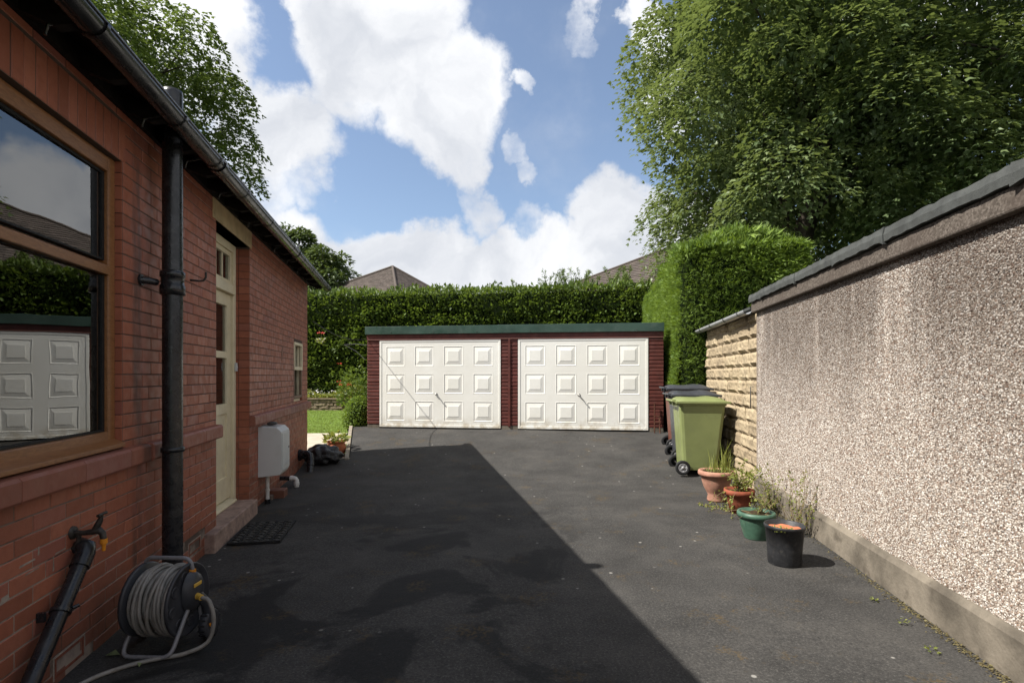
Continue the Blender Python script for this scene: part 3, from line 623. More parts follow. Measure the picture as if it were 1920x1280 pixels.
# ================================================================== PEBBLEDASHED OUTBUILDING (right)
pb = thing('pebbledash_outbuilding', 'pebbledashed flat roofed outbuilding wall with felt edged roof on the right', 'outbuilding', RO, AR)
EN = 6.40
obj('wall', MB().box(0, 4.2, -3, EN, .2, 2.2), M_bed, pb)
obj('plinth', MB().prism([(-.035, -.1), (-.035, .20), (-.012, .235), (.05, .24), (.05, -.1)], 'y', -3, EN+.01), M_plinth, pb, .008)
obj('coping_beam', MB().box(-.055, 4.25, -3.05, EN+.05, 2.165, 2.285), M_coping, pb, .012)
s = -3.1; k = 0
while s < EN+.06:
    e = min(EN+.08, s+random.uniform(.75, 1.15)); nseg = max(3, int((e-s)/.05)); mb = MB(); vs = []
    for i in range(nseg+1):
        q = s+(e-s)*i/nseg; lo = 2.287+random.uniform(-.004, .006)+(-.02 if i in (0, nseg) and k % 2 else 0); hi = 2.375+random.uniform(-.005, .007); t = -.078+random.uniform(-.005, .004)-(k % 2)*.006
        vs += [(-.0575, q, lo), (t, q, lo), (t-.004, q, (lo+hi)/2), (t+.006, q, hi), (.02, q, hi+.012+(k % 2)*.004), (.25, q, hi+.02+(k % 2)*.004), (.25, q, 2.287)]
    n = 7
    mb.add(vs, [(i*n+j, i*n+(j+1) % n, (i+1)*n+(j+1) % n, (i+1)*n+j) for i in range(nseg) for j in range(n)]+[tuple(range(n)), tuple(nseg*n+j for j in range(n-1, -1, -1))])
    obj('felt_strip', mb, M_felt, pb); s = e-.004+(.03 if k % 2 else 0)*0; k += 1
obj('flat_roof', MB().box(.2, 4.3, -3.1, EN+.07, 2.288, 2.372), M_felt, pb)
# pebbles: real stones pressed in the render
pit = .0108; s_ = np.arange(1.3, EN, pit); z_ = np.arange(.235, 2.166, pit); Sg, Zg = np.meshgrid(s_, z_); N = Sg.size
sj = Sg.ravel()+RNG.uniform(-.5, .5, N)*pit*.95; zj = Zg.ravel()+RNG.uniform(-.5, .5, N)*pit*.95
rad = RNG.uniform(.0037, .0076, N); asp = RNG.uniform(.6, 1, N); rot = RNG.uniform(0, 6.28, N); hh = RNG.uniform(.003, .008, N)*(rad/.0062)
K = 5; V = np.zeros((N, K+1, 3))
for k in range(K):
    ang = 2*math.pi*k/K+RNG.uniform(-.35, .35, N); a = np.cos(ang)*rad; b = np.sin(ang)*rad*asp
    V[:, k, 1] = sj+a*np.cos(rot)-b*np.sin(rot); V[:, k, 2] = zj+a*np.sin(rot)+b*np.cos(rot); V[:, k, 0] = RNG.uniform(-.003, .002, N)
V[:, K, 0] = -hh; V[:, K, 1] = sj+RNG.normal(0, .3, N)*rad; V[:, K, 2] = zj+RNG.normal(0, .3, N)*rad
Fc = np.array([(K, (k+1) % K, k) for k in range(K)]); Fc = (Fc[None]+(np.arange(N)*(K+1))[:, None, None]).reshape(-1, 3)
me = npmesh('pebbles', V.reshape(-1, 3), Fc, np.repeat(RNG.random(N), K+1)); me.materials.append(M_pebble)
tag(link(bpy.data.objects.new('pebbles', me), pb), kind='stuff')
# end corner trowelled edge
obj('corner_render', MB().box(-.006, .12, EN-.035, EN+.012, .24, 2.164), M_bed, pb, .008)

# ================================================================== STONE OUTBUILDING beyond it
st = thing('stone_outbuilding', 'outbuilding wall of buff rock faced stone blocks with grey gutter behind the bins', 'outbuilding', RO, AR)
wallS = obj('wall', MB().box(.05, 4.2, EN+.013, 9.30, -.1, 2.2), M_stonej, st)
def rockmesh(seed):
    rr = random.Random(seed); nx, nz = 8, 5; vs = []
    for j in range(nz+1):
        for i in range(nx+1):
            u, v = i/nx, j/nz; e = min(u, 1-u)*2; g_ = min(v, 1-v)*2
            edge = min(1, e*5)*min(1, (g_*3.2 if v > .5 else g_*4.5)); x = -.006-.022*edge**.7*(.8+.4*rr.random())-.003*edge*(1-v)
            if j == 1: x -= .006*rr.random()
            if rr.random() < .16: x += .011*rr.random()
            jit = (i in (0, nx)) or (j in (0, nz))
            vs.append((x, u-.5+(0 if jit else rr.uniform(-.02, .02)), v-.5+(rr.uniform(-.035, .035) if j in (0, nz) else rr.uniform(-.03, .03))))
    fs = [(j*(nx+1)+i, j*(nx+1)+i+1, (j+1)*(nx+1)+i+1, (j+1)*(nx+1)+i) for j in range(nz) for i in range(nx)]
    ring = [i for i in range(nx+1)]+[j*(nx+1)+nx for j in range(1, nz+1)]+[nz*(nx+1)+i for i in range(nx-1, -1, -1)]+[j*(nx+1) for j in range(nz-1, 0, -1)]
    b0 = len(vs); vs += [(.03, vs[i][1], vs[i][2]) for i in ring]; L_ = len(ring)
    fs += [(ring[(k+1) % L_], ring[k], b0+k, b0+(k+1) % L_) for k in range(L_)]
    m = MB(); m.add(vs, fs); me = m.mesh('stone_block'); bm = bmesh.new(); bm.from_mesh(me); bmesh.ops.recalc_face_normals(bm, faces=bm.faces); bm.to_mesh(me); bm.free(); me.materials.append(M_stone); return me
RK = [rockmesh(i) for i in range(9)]
CP = .176
for c in range(13):
    z0 = -.05+c*CP; s = EN+.013-(.2 if c % 2 else .0)
    while s < 9.30:
        ln = random.choice((.36, .42, .45, .56)); a, b = max(s, EN+.015), min(s+ln, 9.31)
        if b > 9.2: b = 9.31
        if b-a > .05:
            o = link(bpy.data.objects.new('stone_block', random.choice(RK)), wallS); hgt = min(CP, 2.19-z0)
            if hgt > .03: o.location = (.046+random.uniform(-.007, .006), (a+b)/2, z0+hgt/2); o.scale = (random.uniform(.7, 1.3), b-a-.017, hgt-.012)
            else: bpy.data.objects.remove(o)
        s += ln
        if b >= 9.31: break
obj('roof_edge', MB().box(-.06, 4.3, EN+.09, 9.42, 2.215, 2.245), M_felt, st)
g = link(bpy.data.objects.new('gutter', halfround(.052, EN+.085, 9.47).mesh('gutter')), st); g.data.materials.append(M_zinc); g.location = (-.085, 0, 2.205)
obj('stop_end', MB().prism([(math.cos(math.pi+math.pi*k/10)*.053, math.sin(math.pi+math.pi*k/10)*.053) for k in range(11)], 'y', 9.468, 9.478), M_zinc, g)
for s in (6.75, 7.45, 8.3, 9.05): obj('gutter_bracket', halfround(.057, s, s+.03, .006).box(.05, .13, s+.005, s+.025, -.01, .0), M_gutter, g)
obj('wall_fixing', MB().tube([(.03, 6.62, 1.28), (-.012, 6.62, 1.28), (-.014, 6.62, 1.02)], .006, 6), M_iron, st)

# ================================================================== GARAGE
gar = thing('prefab_garage', 'maroon double garage with two white panelled doors and green fascia', 'garage', RO, AR)
def gx(px):
    t = (px-960)/F; Y = 10.6/(1+.146*t); X = t*Y; return rloc(X, Y)[0]
SF = 10.21; GZ0 = .36; DT = 2.155
xl, xr = gx(689), gx(1244); d1 = (gx(712), gx(939.5)); d2 = (gx(971), gx(1216))
body = MB()
for a, b in ((xl, d1[0]), (d1[1], d2[0]), (d2[1], xr)): body.box(a+.004, b-.004, SF+.02, SF+.16, GZ0-.3, DT)
body.box(xl+.004, xl+.15, SF+.16, SF+5.2, GZ0-.3, DT+.1).box(xr-.15, xr-.004, SF+.16, SF+5.2, GZ0-.3, DT+.1).box(xl+.15, xr-.15, SF+5.05, SF+5.2, GZ0-.3, DT+.1)
gw = obj('wall', body, M_maroon, gar)
NSL = 25; sp_ = (DT-GZ0-.0)/NSL
for a, b in ((xl, d1[0]), (d1[1], (d1[1]+d2[0])/2-.025), ((d1[1]+d2[0])/2+.025, d2[0]), (d2[1], xr)):
    sm = MB(); sm.prism([(SF+.02, 0), (SF-.014, .004), (SF-.012, sp_*.72), (SF+.008, sp_*.98), (SF+.02, sp_*.98)], 'x', a+.001, b-.001); bm = sm.mesh('slat'); bm.materials.append(M_maroon)
    for i in range(1, NSL):
        o = link(bpy.data.objects.new('slat', bm), gw); o.location = (random.uniform(-.001, .001), random.uniform(-.002, .002), GZ0+i*sp_)
xm = (d1[1]+d2[0])/2
obj('cover_strip', MB().box(xm-.023, xm+.023, SF-.03, SF+.02, GZ0+.05, DT), M_maroon, gar, .004)
obj('concrete_base', MB().box(d1[1], d2[0], SF-.01, SF+.018, GZ0-.1, GZ0+.06).box(d2[1], xr, SF-.01, SF+.018, GZ0-.1, GZ0+.06).box(xl, d1[0], SF-.01, SF+.018, GZ0-.1, GZ0+.05), M_plinth, gar)
obj('door_header', MB().box(xl-.005, xr+.005, SF-.022, SF+.16, DT+.012, 2.27), M_maroon, gar, .004)
obj('header_trim', MB().box(xl, xr, SF-.030, SF+.02, DT-.008, DT+.011), plain('faded_maroon', (.17, .075, .06), .6, .3, .2, 5), gar, .002)
for a, b, dz in ((xl-.03, gx(936), 0), (gx(936)-.02, xr+.01, .004)):
    fa = obj('fascia', MB().box(a, b, SF-.056-dz, SF-.04-dz, 2.265, 2.425+dz).box(a, b, SF-.04, SF+.15, 2.41+dz, 2.425+dz).box(a, b, SF-.04-dz, SF-.025, 2.265, 2.278), M_fascia, gar, .004)
    for k in range(3):
        x = a+(b-a)*(.2+.32*k); obj('screw', MB().lathe([(.0, -.006), (.007, -.004), (.009, 0)], 8, Matrix.Translation((x, SF-.057-dz, 2.30)) @ Matrix.Rotation(R(-90), 4, 'X')), M_iron, fa)
obj('roof', MB().prism([(SF+.15, 2.38), (SF+5.3, 2.28), (SF+5.3, 2.31), (SF+.15, 2.41)], 'x', xl-.03, xr+.01), plain('cement_sheet', (.28, .28, .26), .9, .2), gar)
for (a, b), (hx, hz), zt in ((d1, (.48, .0), 0), (d2, (.49, 0), 0)):
    w = b-a; z0, z1 = GZ0+.012, DT-.012; y0 = SF-.016
    rel = [(GZ0, 0)]
    door = obj('garage_door', MB().box(a+.006, a+.05, y0-.006, y0+.04, z0, z1).box(b-.05, b-.006, y0-.006, y0+.04, z0, z1).box(a+.05, b-.05, y0-.006, y0+.04, z1-.04, z1).box(a+.05, b-.05, y0-.006, y0+.04, z0, z0+.05).box(a+.05, b-.05, y0+.012, y0+.03, z0+.05, z1-.04), M_door, gar, .003)
    cw = (w-.10)/4; ch = (z1-z0-.10)/3
    pw, ph = cw*.66/2, ch*.73/2; xc = [a+.05+cw*(i+.5)-.01 for i in range(4)]; zc_ = [z0+.05+ch*(j+.5) for j in range(3)]
    ex_ = [a+.05]+sum([[x-pw, x+pw] for x in xc], [])+[b-.05]; ez_ = [z0+.05]+sum([[z-ph, z+ph] for z in zc_], [])+[z1-.04]; m = MB()
    for k in range(5): m.box(ex_[2*k], ex_[2*k+1], y0, y0+.011, z0+.05, z1-.04)
    for i in range(4):
        for k in range(4): m.box(ex_[2*i+1], ex_[2*i+2], y0, y0+.011, ez_[2*k], ez_[2*k+1])
    obj('door_sheet', m, M_door, door)
    # raised and fielded pressed panel
    def ringp(y, kx, kz): return [(-kx, y, -kz), (kx, y, -kz), (kx, y, kz), (-kx, y, kz)]
    rings = [ringp(.0, pw, ph), ringp(-.0022, pw-.004, ph-.004), ringp(-.0022, pw-.010, ph-.010), ringp(.0045, pw-.020, ph-.020), ringp(.0035, pw-.035, ph-.035), ringp(-.0035, pw*.58, ph*.54), ringp(-.0062, pw*.555, ph*.515)]
    m = MB(); m.add(sum(rings, []), [(r*4+k, r*4+(k+1) % 4, r*4+4+(k+1) % 4, r*4+4+k) for r in range(len(rings)-1) for k in range(4)]+[(24, 25, 26, 27)])
    pm = m.mesh('door_panel'); pm.materials.append(M_door)
    for i in range(4):
        for j in range(3):
            o = link(bpy.data.objects.new('door_panel', pm), door); o.location = (a+.05+cw*(i+.5)-.01, y0, z0+.05+ch*(j+.5))
    hx = a+.05+cw*2-.06; hz = z0+.05+ch*1.12
    obj('handle', MB().lathe([(.028, 0), (.028, .006), (.012, .012), (.012, .04), (0, .042)], 12, Matrix.Translation((hx, y0-.0, hz)) @ Matrix.Rotation(R(90), 4, 'X')).tube([(hx, y0-.035, hz), (hx+.03, y0-.045, hz-.05), (hx+.075, y0-.045, hz-.10), (hx+.09, y0-.04, hz-.10)], .009, 8), M_steel, door)
# cables slung from the house to the garage corner
c0 = hw(.1, SEND-.1, 2.30); c1 = rw(xl-.01, SF+.02, 2.18)
def sag(a, b, d, n=14): return [a.lerp(b, i/n)-Vector((0, 0, d*4*(i/n)*(1-i/n))) for i in range(n+1)]
tag(obj('cable', MB().tube(sag(c0, c1, .12), .007, 6), M_cable), 'black cable sagging from the house corner to the garage corner', 'cable')
c2 = rw(xl-.005, SF-.01, 2.05); e = c2+Vector((-.55, .25, .02))
tag(obj('cable_stub', MB().tube([c2, c2.lerp(e, .5)+Vector((0, 0, .02)), e], .008, 6).tube([e, e.lerp(c2, .5)+Vector((0, 0, -.12)), c2+Vector((-.03, -.02, -.3))], .006, 6), M_cable), 'short loose cable loop poking out at left end of garage', 'cable')
# washing line from the vent stack to the garage, whose shadow crosses the left door

# ================================================================== THINGS BY THE HOUSE WALL
# meter box
mbx = thing('meter_box', 'white plastic gas meter cabinet mounted low on the brick wall', 'meter box', hw(0, 5.9, 0), AH)
z0, z1 = .31, .86
obj('cabinet', MB().prism([(.001, z0), (.225, z0+.02), (.238, z0+.05), (.238, z1-.06), (.19, z1-.012), (.001, z1)], 'y', 0, .40), M_white, mbx, .003)
dm = obj('cabinet_door', MB().box(.2385, .248, .02, .38, z0+.065, z1-.075), M_white, mbx, .004)
for k in range(3): obj('door_rib', MB().box(.2485, .252, .05, .35, z0+.11+k*.012, z0+.115+k*.012), M_white, dm)
obj('lock', MB().lathe([(.0, .004), (.012, .003), (.013, 0)], 12, Matrix.Translation((.2485, .33, .6)) @ Matrix.Rotation(R(90), 4, 'Y')), M_iron, dm)
pe = tag(obj('stone_lump', MB().lathe([(0, .035), (.02, .033), (.045, .022), (.05, .008), (.04, 0)], 9, Matrix.Translation(hw(.10, 6.1, .866)) @ Matrix.Diagonal((1, 1.8, 1, 1))), M_iron), 'dark lump lying on top of the white meter cabinet', 'stone')
pp = thing('meter_pipe', 'grey pipe rising from the tarmac to the underside of the meter cabinet', 'pipe', hw(.07, 6.02, 0), AH)
obj('pipe', MB().tube([(0, 0, -.02), (0, 0, .33)], .02, 10), M_whitep, pp); obj('pipe_sleeve', MB().tube([(0, 0, -.02), (0, 0, .05)], .032, 10), M_blackpipe, pp); obj('pipe_collar', MB().tube([(0, 0, .14), (0, 0, .16)], .026, 10), M_whitep, pp)
# gully brick, white waste elbow, black drain pipe
gb = thing('gully_surround', 'small red brick gully surround at the foot of the wall', 'brick', hw(.10, 6.30, 0), AH)
obj('brick', MB().box(-.09, .09, -.03, .16, -.02, .085), M_brick, gb, .006); obj('mortar', MB().box(-.1, -.02, -.11, -.031, -.02, .05), M_mortar, gb, .008)
we = thing('waste_pipe', 'white waste pipe elbow on a black stub low on the wall', 'pipe', hw(0, 6.95, .02), AH)
obj('stub', MB().tube([(-.02, 0, .09), (.13, -.02, .085)], .028, 12), M_blackpipe, we)
obj('elbow', MB().tube([(.125, -.02, .087), (.165, -.025, .088), (.19, -.03, .08), (.205, -.03, .06), (.205, -.03, -.03)], .029, 12).tube([(.125, -.02, .087), (.15, -.023, .087)], .034, 12).tube([(.205, -.03, .0), (.205, -.03, .035)], .034, 12), M_whitep, we)
dp = thing('drain_pipe', 'black angled drain pipe leaving the wall beside the bin bag', 'pipe', hw(0, 8.16, .03), AH)
obj('wall_flange', MB().tube([(-.01, 0, .2), (.03, -.01, .2)], .085, 16).tube([(.03, -.01, .2), (.09, -.02, .21)], .065, 16), M_blackpipe, dp)
obj('pipe', MB().tube([(.03, -.01, .21), (.13, -.03, .225), (.17, -.05, .20), (.185, -.08, .14), (.19, -.17, -.05)], .048, 14).tube([(.186, -.095, .11), (.188, -.125, .05)], .056, 14), M_blackpipe, dp)
# bin bag
def blob(name, c, r, mat, amp=.12, freq=5., seed=0, sub=4, parent=None, flat=0.):
    bm = bmesh.new(); bmesh.ops.create_icosphere(bm, subdivisions=sub, radius=1); from mathutils import noise as nz
    for v in bm.verts:
        d = v.co.copy(); k = 1+amp*nz.noise(d*freq*.4+Vector((seed, 0, 0)))*2+amp*.5*abs(nz.noise(d*freq+Vector((0, seed, 0))))
        v.co = Vector((d.x*r[0]*k, d.y*r[1]*k, max(flat, d.z*r[2]*k) if flat else d.z*r[2]*k))
    me = bpy.data.meshes.new(name); bm.to_mesh(me); bm.free(); me.polygons.foreach_set('use_smooth', [True]*len(me.polygons)); me.materials.append(mat)
    o = link(bpy.data.objects.new(name, me), parent); o.location = c; return o
p = GR(604, 872); b = blob('bin_bag', (p.x-.02, p.y+.12, p.z+.12), (.25, .2, .165), M_bag, .2, 6, 3)
me = b.data
for v in me.vertices:
    if v.co.z < -.115: v.co.z = -.115
tag(b, 'crumpled black plastic bin bag slumped at the far house corner', 'bin bag')
# terracotta pot with leafy plant
def pot(name, label, loc, prof, mat, soilz, soilr, smat=M_soil, rim=None):
    t = thing(name, label, 'pot', loc); body = obj('pot_body', MB().lathe(prof, 28), mat, t)
    so_ = MB(); n = 20; so_.add([(0, 0, soilz+.012)]+[(soilr*math.cos(6.283*k/n), soilr*math.sin(6.283*k/n), soilz+.006*math.sin(k*2.1)) for k in range(n)], [(0, 1+k, 1+(k+1) % n) for k in range(n)], True); obj('soil', so_, smat, t); return t
p = G(627, 856, .03)
t = pot('plant_pot', 'round bellied orange terracotta pot with leafy plant beyond the bin bag', (p.x, p.y+.1, .03), [(0, 0), (.10, 0), (.15, .06), (.168, .13), (.155, .20), (.135, .225), (.155, .24), (.158, .265), (.135, .268), (.13, .23), (.0, .228)], M_terra, .24, .131)
def plant(name, base, n, spread, h, size, mat, parent=None, tv=OVAL_V, tf=OVAL_F, up=.5):
    a = RNG.uniform(0, 6.283, n); r = np.sqrt(RNG.random(n))*spread; z = RNG.random(n)*h*(1-.5*(r/spread)**2)
    d = np.stack([np.cos(a), np.sin(a), np.full(n, up)], 1)
    P = np.stack([base[0]+np.cos(a)*r, base[1]+np.sin(a)*r, base[2]+z], 1)
    return scatter(name, P, d+RNG.normal(0, .35, (n, 3)), np.stack([np.zeros(n), np.zeros(n), np.ones(n)], 1)+RNG.normal(0, .5, (n, 3)), RNG.uniform(.6, 1.2, n)*size, tv, tf, mat, parent)
plant('leaves', (0, 0, .24), 90, .2, .17, .11, M_weed, t)
mb = MB()
for k in range(8): a = k*.8; mb.tube([(0, 0, .24), (.07*math.cos(a), .07*math.sin(a), .33), (.15*math.cos(a), .15*math.sin(a), .38)], .005, 5)
obj('stems', mb, M_weed, t)
# doormat: rubber slats with openings
dmr = thing('doormat', 'black rubber ring doormat in front of the cream door step', 'doormat', hw(.32, 4.83, .004), AH)
mb = MB(); w, l = .21, .325
mb.box(-w, w, -l, -l+.014, 0, .016).box(-w, w, l-.014, l, 0, .016).box(-w, -w+.014, -l+.014, l-.014, 0, .016).box(w-.014, w, -l+.014, l-.014, 0, .016); obj('border', mb, M_rubber, dmr)
mb = MB()
for i in range(1, 5): x = -w+i*2*w/5; mb.box(x-.006, x+.006, -l+.0145, l-.0145, 0, .012)
for j in range(1, 9): y = -l+j*2*l/9; mb.box(-w+.0145, w-.0145, y-.005, y+.005, 0, .010)
obj('ribs', mb, M_rubber, dmr)
for j in range(9):
    for i in range(5):
        x = -w+(i+.5)*2*w/5; y = -l+(j+.5)*2*l/9; m = MB(); m.prism([(-.034, .002), (.034, .002), (.03, .014), (.0, .021), (-.03, .014)], 'x', -.017, .017)
        o = obj('rubber_pad', m, M_pad, dmr, .003); o.location = (x, y, 0); o.rotation_euler = (0, 0, R(90)+(.35 if i % 2 else -.35))
# outside tap
tp = thing('garden_tap', 'outdoor brass tap with orange hose connector on the brick wall', 'tap', hw(0, 2.61, .66), AH)
obj('wall_plate', MB().lathe([(.0, .012), (.03, .012), (.032, 0)], 12, Matrix.Rotation(R(90), 4, 'Y')), M_iron, tp)
obj('tap_body', MB().tube([(0, 0, 0), (.05, 0, -.004), (.09, 0, .0), (.115, 0, .005), (.13, 0, -.01), (.135, 0, -.04)], [.012, .012, .015, .018, .015, .013], 10).tube([(.10, 0, .01), (.118, 0, .05), (.128, 0, .078)], [.016, .013, .007], 10).tube([(.03, 0, -.003), (.028, .002, -.04), (.012, .003, -.07), (0, .004, -.08)], .011, 8), M_iron, tp)
obj('tap_handle', MB().tube([(.128, -.036, .082), (.13, 0, .085), (.128, .036, .082)], [.008, .006, .008], 8), M_iron, tp)
obj('hose_connector', MB().tube([(.135, 0, -.036), (.135, 0, -.06)], .016, 12).tube([(.135, 0, -.06), (.135, 0, -.073), (.135, 0, -.095)], [.012, .009, .008], 10), M_orange, tp)
# thick lagged pipe leaning from the tap to the ground
lp = thing('lagged_pipe', 'thick black pipe slanting down the wall below the tap', 'pipe', HO, AH)
p0 = Vector((.055, 2.615, .56)); p1 = Vector((.075, 2.02, -.02))
obj('pipe', MB().tube([p0, p0.lerp(p1, .5), p1], .034, 14), M_blackpipe, lp)
obj('elbow', MB().tube([(0.0, 2.64, .575), (.03, 2.635, .59), (.052, 2.625, .585), p0, p0.lerp(p1, .09)], [.03, .037, .04, .041, .041], 14), M_blackpipe, lp)
q = p0.lerp(p1, .34); d = (p1-p0).normalized(); obj('pipe_clip', MB().tube([q-d*.009, q+d*.009], .042, 14).box(q.x-.06, q.x-.03, q.y-.06, q.y-.045, q.z-.02, q.z+.02).tube([q+Vector((.03, .03, 0)), q+Vector((.045, .05, .004))], .009, 6), M_blackpipe, lp)
# hose reel cart
RS = 2.84
rl = thing('hose_reel', 'grey garden hose reel cart with orange fittings beside the brick wall', 'hose reel', hw(.34, RS-.05, 0), AH-.24)
rl.scale = (.87, .88, .93)
CZ = .262; MX = lambda x, s=0: Matrix.Translation((x, s, CZ)) @ Matrix.Rotation(R(90), 4, 'Y')
def flange(x, sgn):
    m = MB(); m.lathe([(.05, .012*sgn), (.085, .012*sgn), (.10, .004*sgn), (.175, .004*sgn), (.188, .016*sgn), (.197, .014*sgn), (.199, .0), (.19, -.008*sgn), (.05, -.008*sgn)], 40, MX(x)); return m
fl = obj('flange', flange(.125, 1), M_hosereel, rl); f2 = obj('flange', flange(-.135, -1), M_hosereel, rl)
for k in range(8):
    a = k*math.pi/4+.2; m = MB(); m.lathe([(.0, .002), (.02, .0), (.027, .006), (.030, .004), (.031, 0)], 14, Matrix.Translation((.1285, .135*math.cos(a), CZ+.135*math.sin(a))) @ Matrix.Rotation(R(90), 4, 'Y')); obj('dimple', m, M_hosereel, fl)
obj('drum', MB().lathe([(.09, -.13), (.09, .12)], 24, MX(0)), M_hosereel, rl)
pts = []; rr = random.Random(2)
for layer in range(3):
    r0 = .115+layer*.022; turns = 10; n = turns*26
    for i in range(n):
        u = i/n; x = (-.115+.23*u) if layer % 2 == 0 else (.115-.23*u); a = i*2*math.pi/26
        wob = .006*math.sin(i*.13+layer)+.004*math.sin(i*.31)
        pts.append((x+wob, math.cos(a)*(r0+.006*math.sin(i*.05)), CZ+math.sin(a)*(r0+.006*math.sin(i*.05))))
obj('hose_coil', MB().tube(pts, .0105, 7), M_hose, rl)
pts = []
for i in range(26*8):                       # loose, crossing outer turns
    a = i*2*math.pi/26; x = .085*math.sin(i*.05)+.03*math.sin(i*.017+1); pts.append((x, math.cos(a)*(.181+.006*math.sin(i*.021)), CZ-.004+math.sin(a)*(.181+.006*math.sin(i*.021))))
obj('loose_coil', MB().tube(pts, .0105, 7), M_hose, rl)
def arc(c, a0, a1, r, n, f): return [f(c, r, a0+(a1-a0)*i/n) for i in range(n+1)]
def rounded(pts, r=.04, n=5):
    pts = [Vector(p) for p in pts]; out = [pts[0]]
    for i in range(1, len(pts)-1):
        a, b, c = pts[i-1], pts[i], pts[i+1]; u = (a-b).normalized()*min(r, (a-b).length*.45); w_ = (c-b).normalized()*min(r, (c-b).length*.45)
        for k in range(n+1): t_ = k/n; out.append((b+u)*(1-t_)**2+b*2*t_*(1-t_)+(b+w_)*t_**2)
    return out+[pts[-1]]
obj('handle_tube', MB().tube(rounded([(-.155, .03, .27), (-.15, .02, .485), (.135, .02, .485), (.15, .03, .36)], .05), .0115, 10), M_tubes, rl)
obj('side_tube', MB().tube(rounded([(.15, .03, .36), (.16, .06, .24), (.165, .08, .09)], .05), .0105, 10), M_tubes, rl)
obj('foot_tube', MB().tube(rounded([(-.155, .03, .27), (-.15, -.17, .014), (.14, -.17, .014), (.155, .0, .26)], .055), .0115, 10), M_tubes, rl)
obj('side_tube', MB().tube(rounded([(-.155, .03, .27), (-.16, .08, .09)], .05), .0105, 10), M_tubes, rl)
for x in (-.152, .145): obj('clamp', MB().tube([(x, .025, .36 if x > 0 else .38), (x, .022, .42)], .019, 12), M_orange, rl)
obj('hub_cover', MB().lathe([(.0, .05), (.05, .048), (.075, .035), (.085, .0)], 20, Matrix.Translation((.142, .01, CZ+.04)) @ Matrix.Rotation(R(90), 4, 'Y') @ Matrix.Diagonal((1.35, 1, 1, 1))).tube([(.16, .03, CZ+.02), (.2, .07, CZ-.05), (.2, .1, .1)], .03, 10), M_hosereel, rl)
obj('badge', MB().box(.189, .196, -.035, .035, CZ+.075, CZ+.095, Matrix.Translation((.0, 0, .0))), M_yellow, rl, .003)
obj('crank_knob', MB().tube([(-.14, 0, CZ), (-.19, 0, CZ-.02), (-.215, -.02, CZ-.03)], .014, 8), M_hosereel, rl)
obj('inlet', MB().tube([(.165, .01, CZ+.015), (.20, -.01, CZ+.02)], .018, 12).tube([(.205, -.012, CZ+.02), (.235, -.03, CZ+.02)], .016, 12), M_yellow, rl)
for x in (.20, -.20):
    wh = obj('wheel', MB().lathe([(.045, -.02), (.075, -.022), (.082, -.012), (.082, .012), (.075, .022), (.045, .02), (.03, .012), (.0, .012)], 24, Matrix.Translation((x, .10, .084)) @ Matrix.Rotation(R(90 if x > 0 else -90), 4, 'Y')), M_hosereel, rl)
    obj('wheel_cap', MB().lathe([(.0, .028), (.016, .026), (.02, .012)], 14, Matrix.Translation((x, .10, .084)) @ Matrix.Rotation(R(90 if x > 0 else -90), 4, 'Y')), M_orange, wh)
    for k in range(18):
        a = k*math.pi/9; obj('tread', MB().box(x-.021, x+.021, -.004, .004, .080, .0855, Matrix.Translation((0, .10, .084)) @ Matrix.Rotation(a, 4, 'X') if False else Matrix.Translation((x, .10, .084)) @ Matrix.Rotation(a, 4, 'X') @ Matrix.Translation((-x, 0, 0))), M_tyre, wh)
# hose from the inlet, round and away along the ground
def bez(ps, n=10):
    ps = [Vector(p) for p in ps]; out = []
    for i in range(len(ps)-1):
        a, b = ps[i], ps[i+1]; ta = (ps[min(i+1, len(ps)-1)]-ps[max(i-1, 0)])*.5; tb = (ps[min(i+2, len(ps)-1)]-ps[i])*.5
        for k in range(n):
            t_ = k/n; out.append(a*(2*t_**3-3*t_**2+1)+ta*(t_**3-2*t_**2+t_)+b*(-2*t_**3+3*t_**2)+tb*(t_**3-t_**2))
    return out+[ps[-1]]
RC = hw(.34, RS-.05, 0); RM = Matrix.Translation(RC) @ Matrix.Rotation(AH-.24, 4, 'Z') @ Matrix.Diagonal((.87, .88, .93, 1))
hs = [RM @ Vector(v) for v in ((.235, -.03, CZ+.02), (.285, -.035, CZ), (.315, -.04, .16), (.29, -.06, .05), (.19, -.12, .013))]+[ hw(.36, RS-.22, .012), hw(.24, RS-.27, .012), hw(.13, RS-.38, .012), hw(.07, RS-.6, .012), hw(.09, RS-.9, .012), hw(.3, 1.2, .012)]
tag(obj('garden_hose', MB().tube(bez(hs), .0105, 8), M_hose), 'grey hose trailing from the reel along the ground to the bottom left', 'hose')
for i, (px, py, r) in enumerate(((210, 1228, .035), (262, 1012+235, .015))):
    p = G(px, py, .004); mb = MB(); mb.add([(-r, 0, .0), (0, -r*.6, .012), (r*1.2, 0, .004), (0, r*.7, .018)], [(0, 1, 3), (1, 2, 3)]); o = obj('fallen_leaf', mb, M_paleleaf); o.location = p; o.rotation_euler = (0, 0, i*2.)
    tag(o, ('pale green fallen leaf on tarmac beside the hose reel', 'tiny fallen leaf on tarmac near the trailing hose')[i], 'leaf')

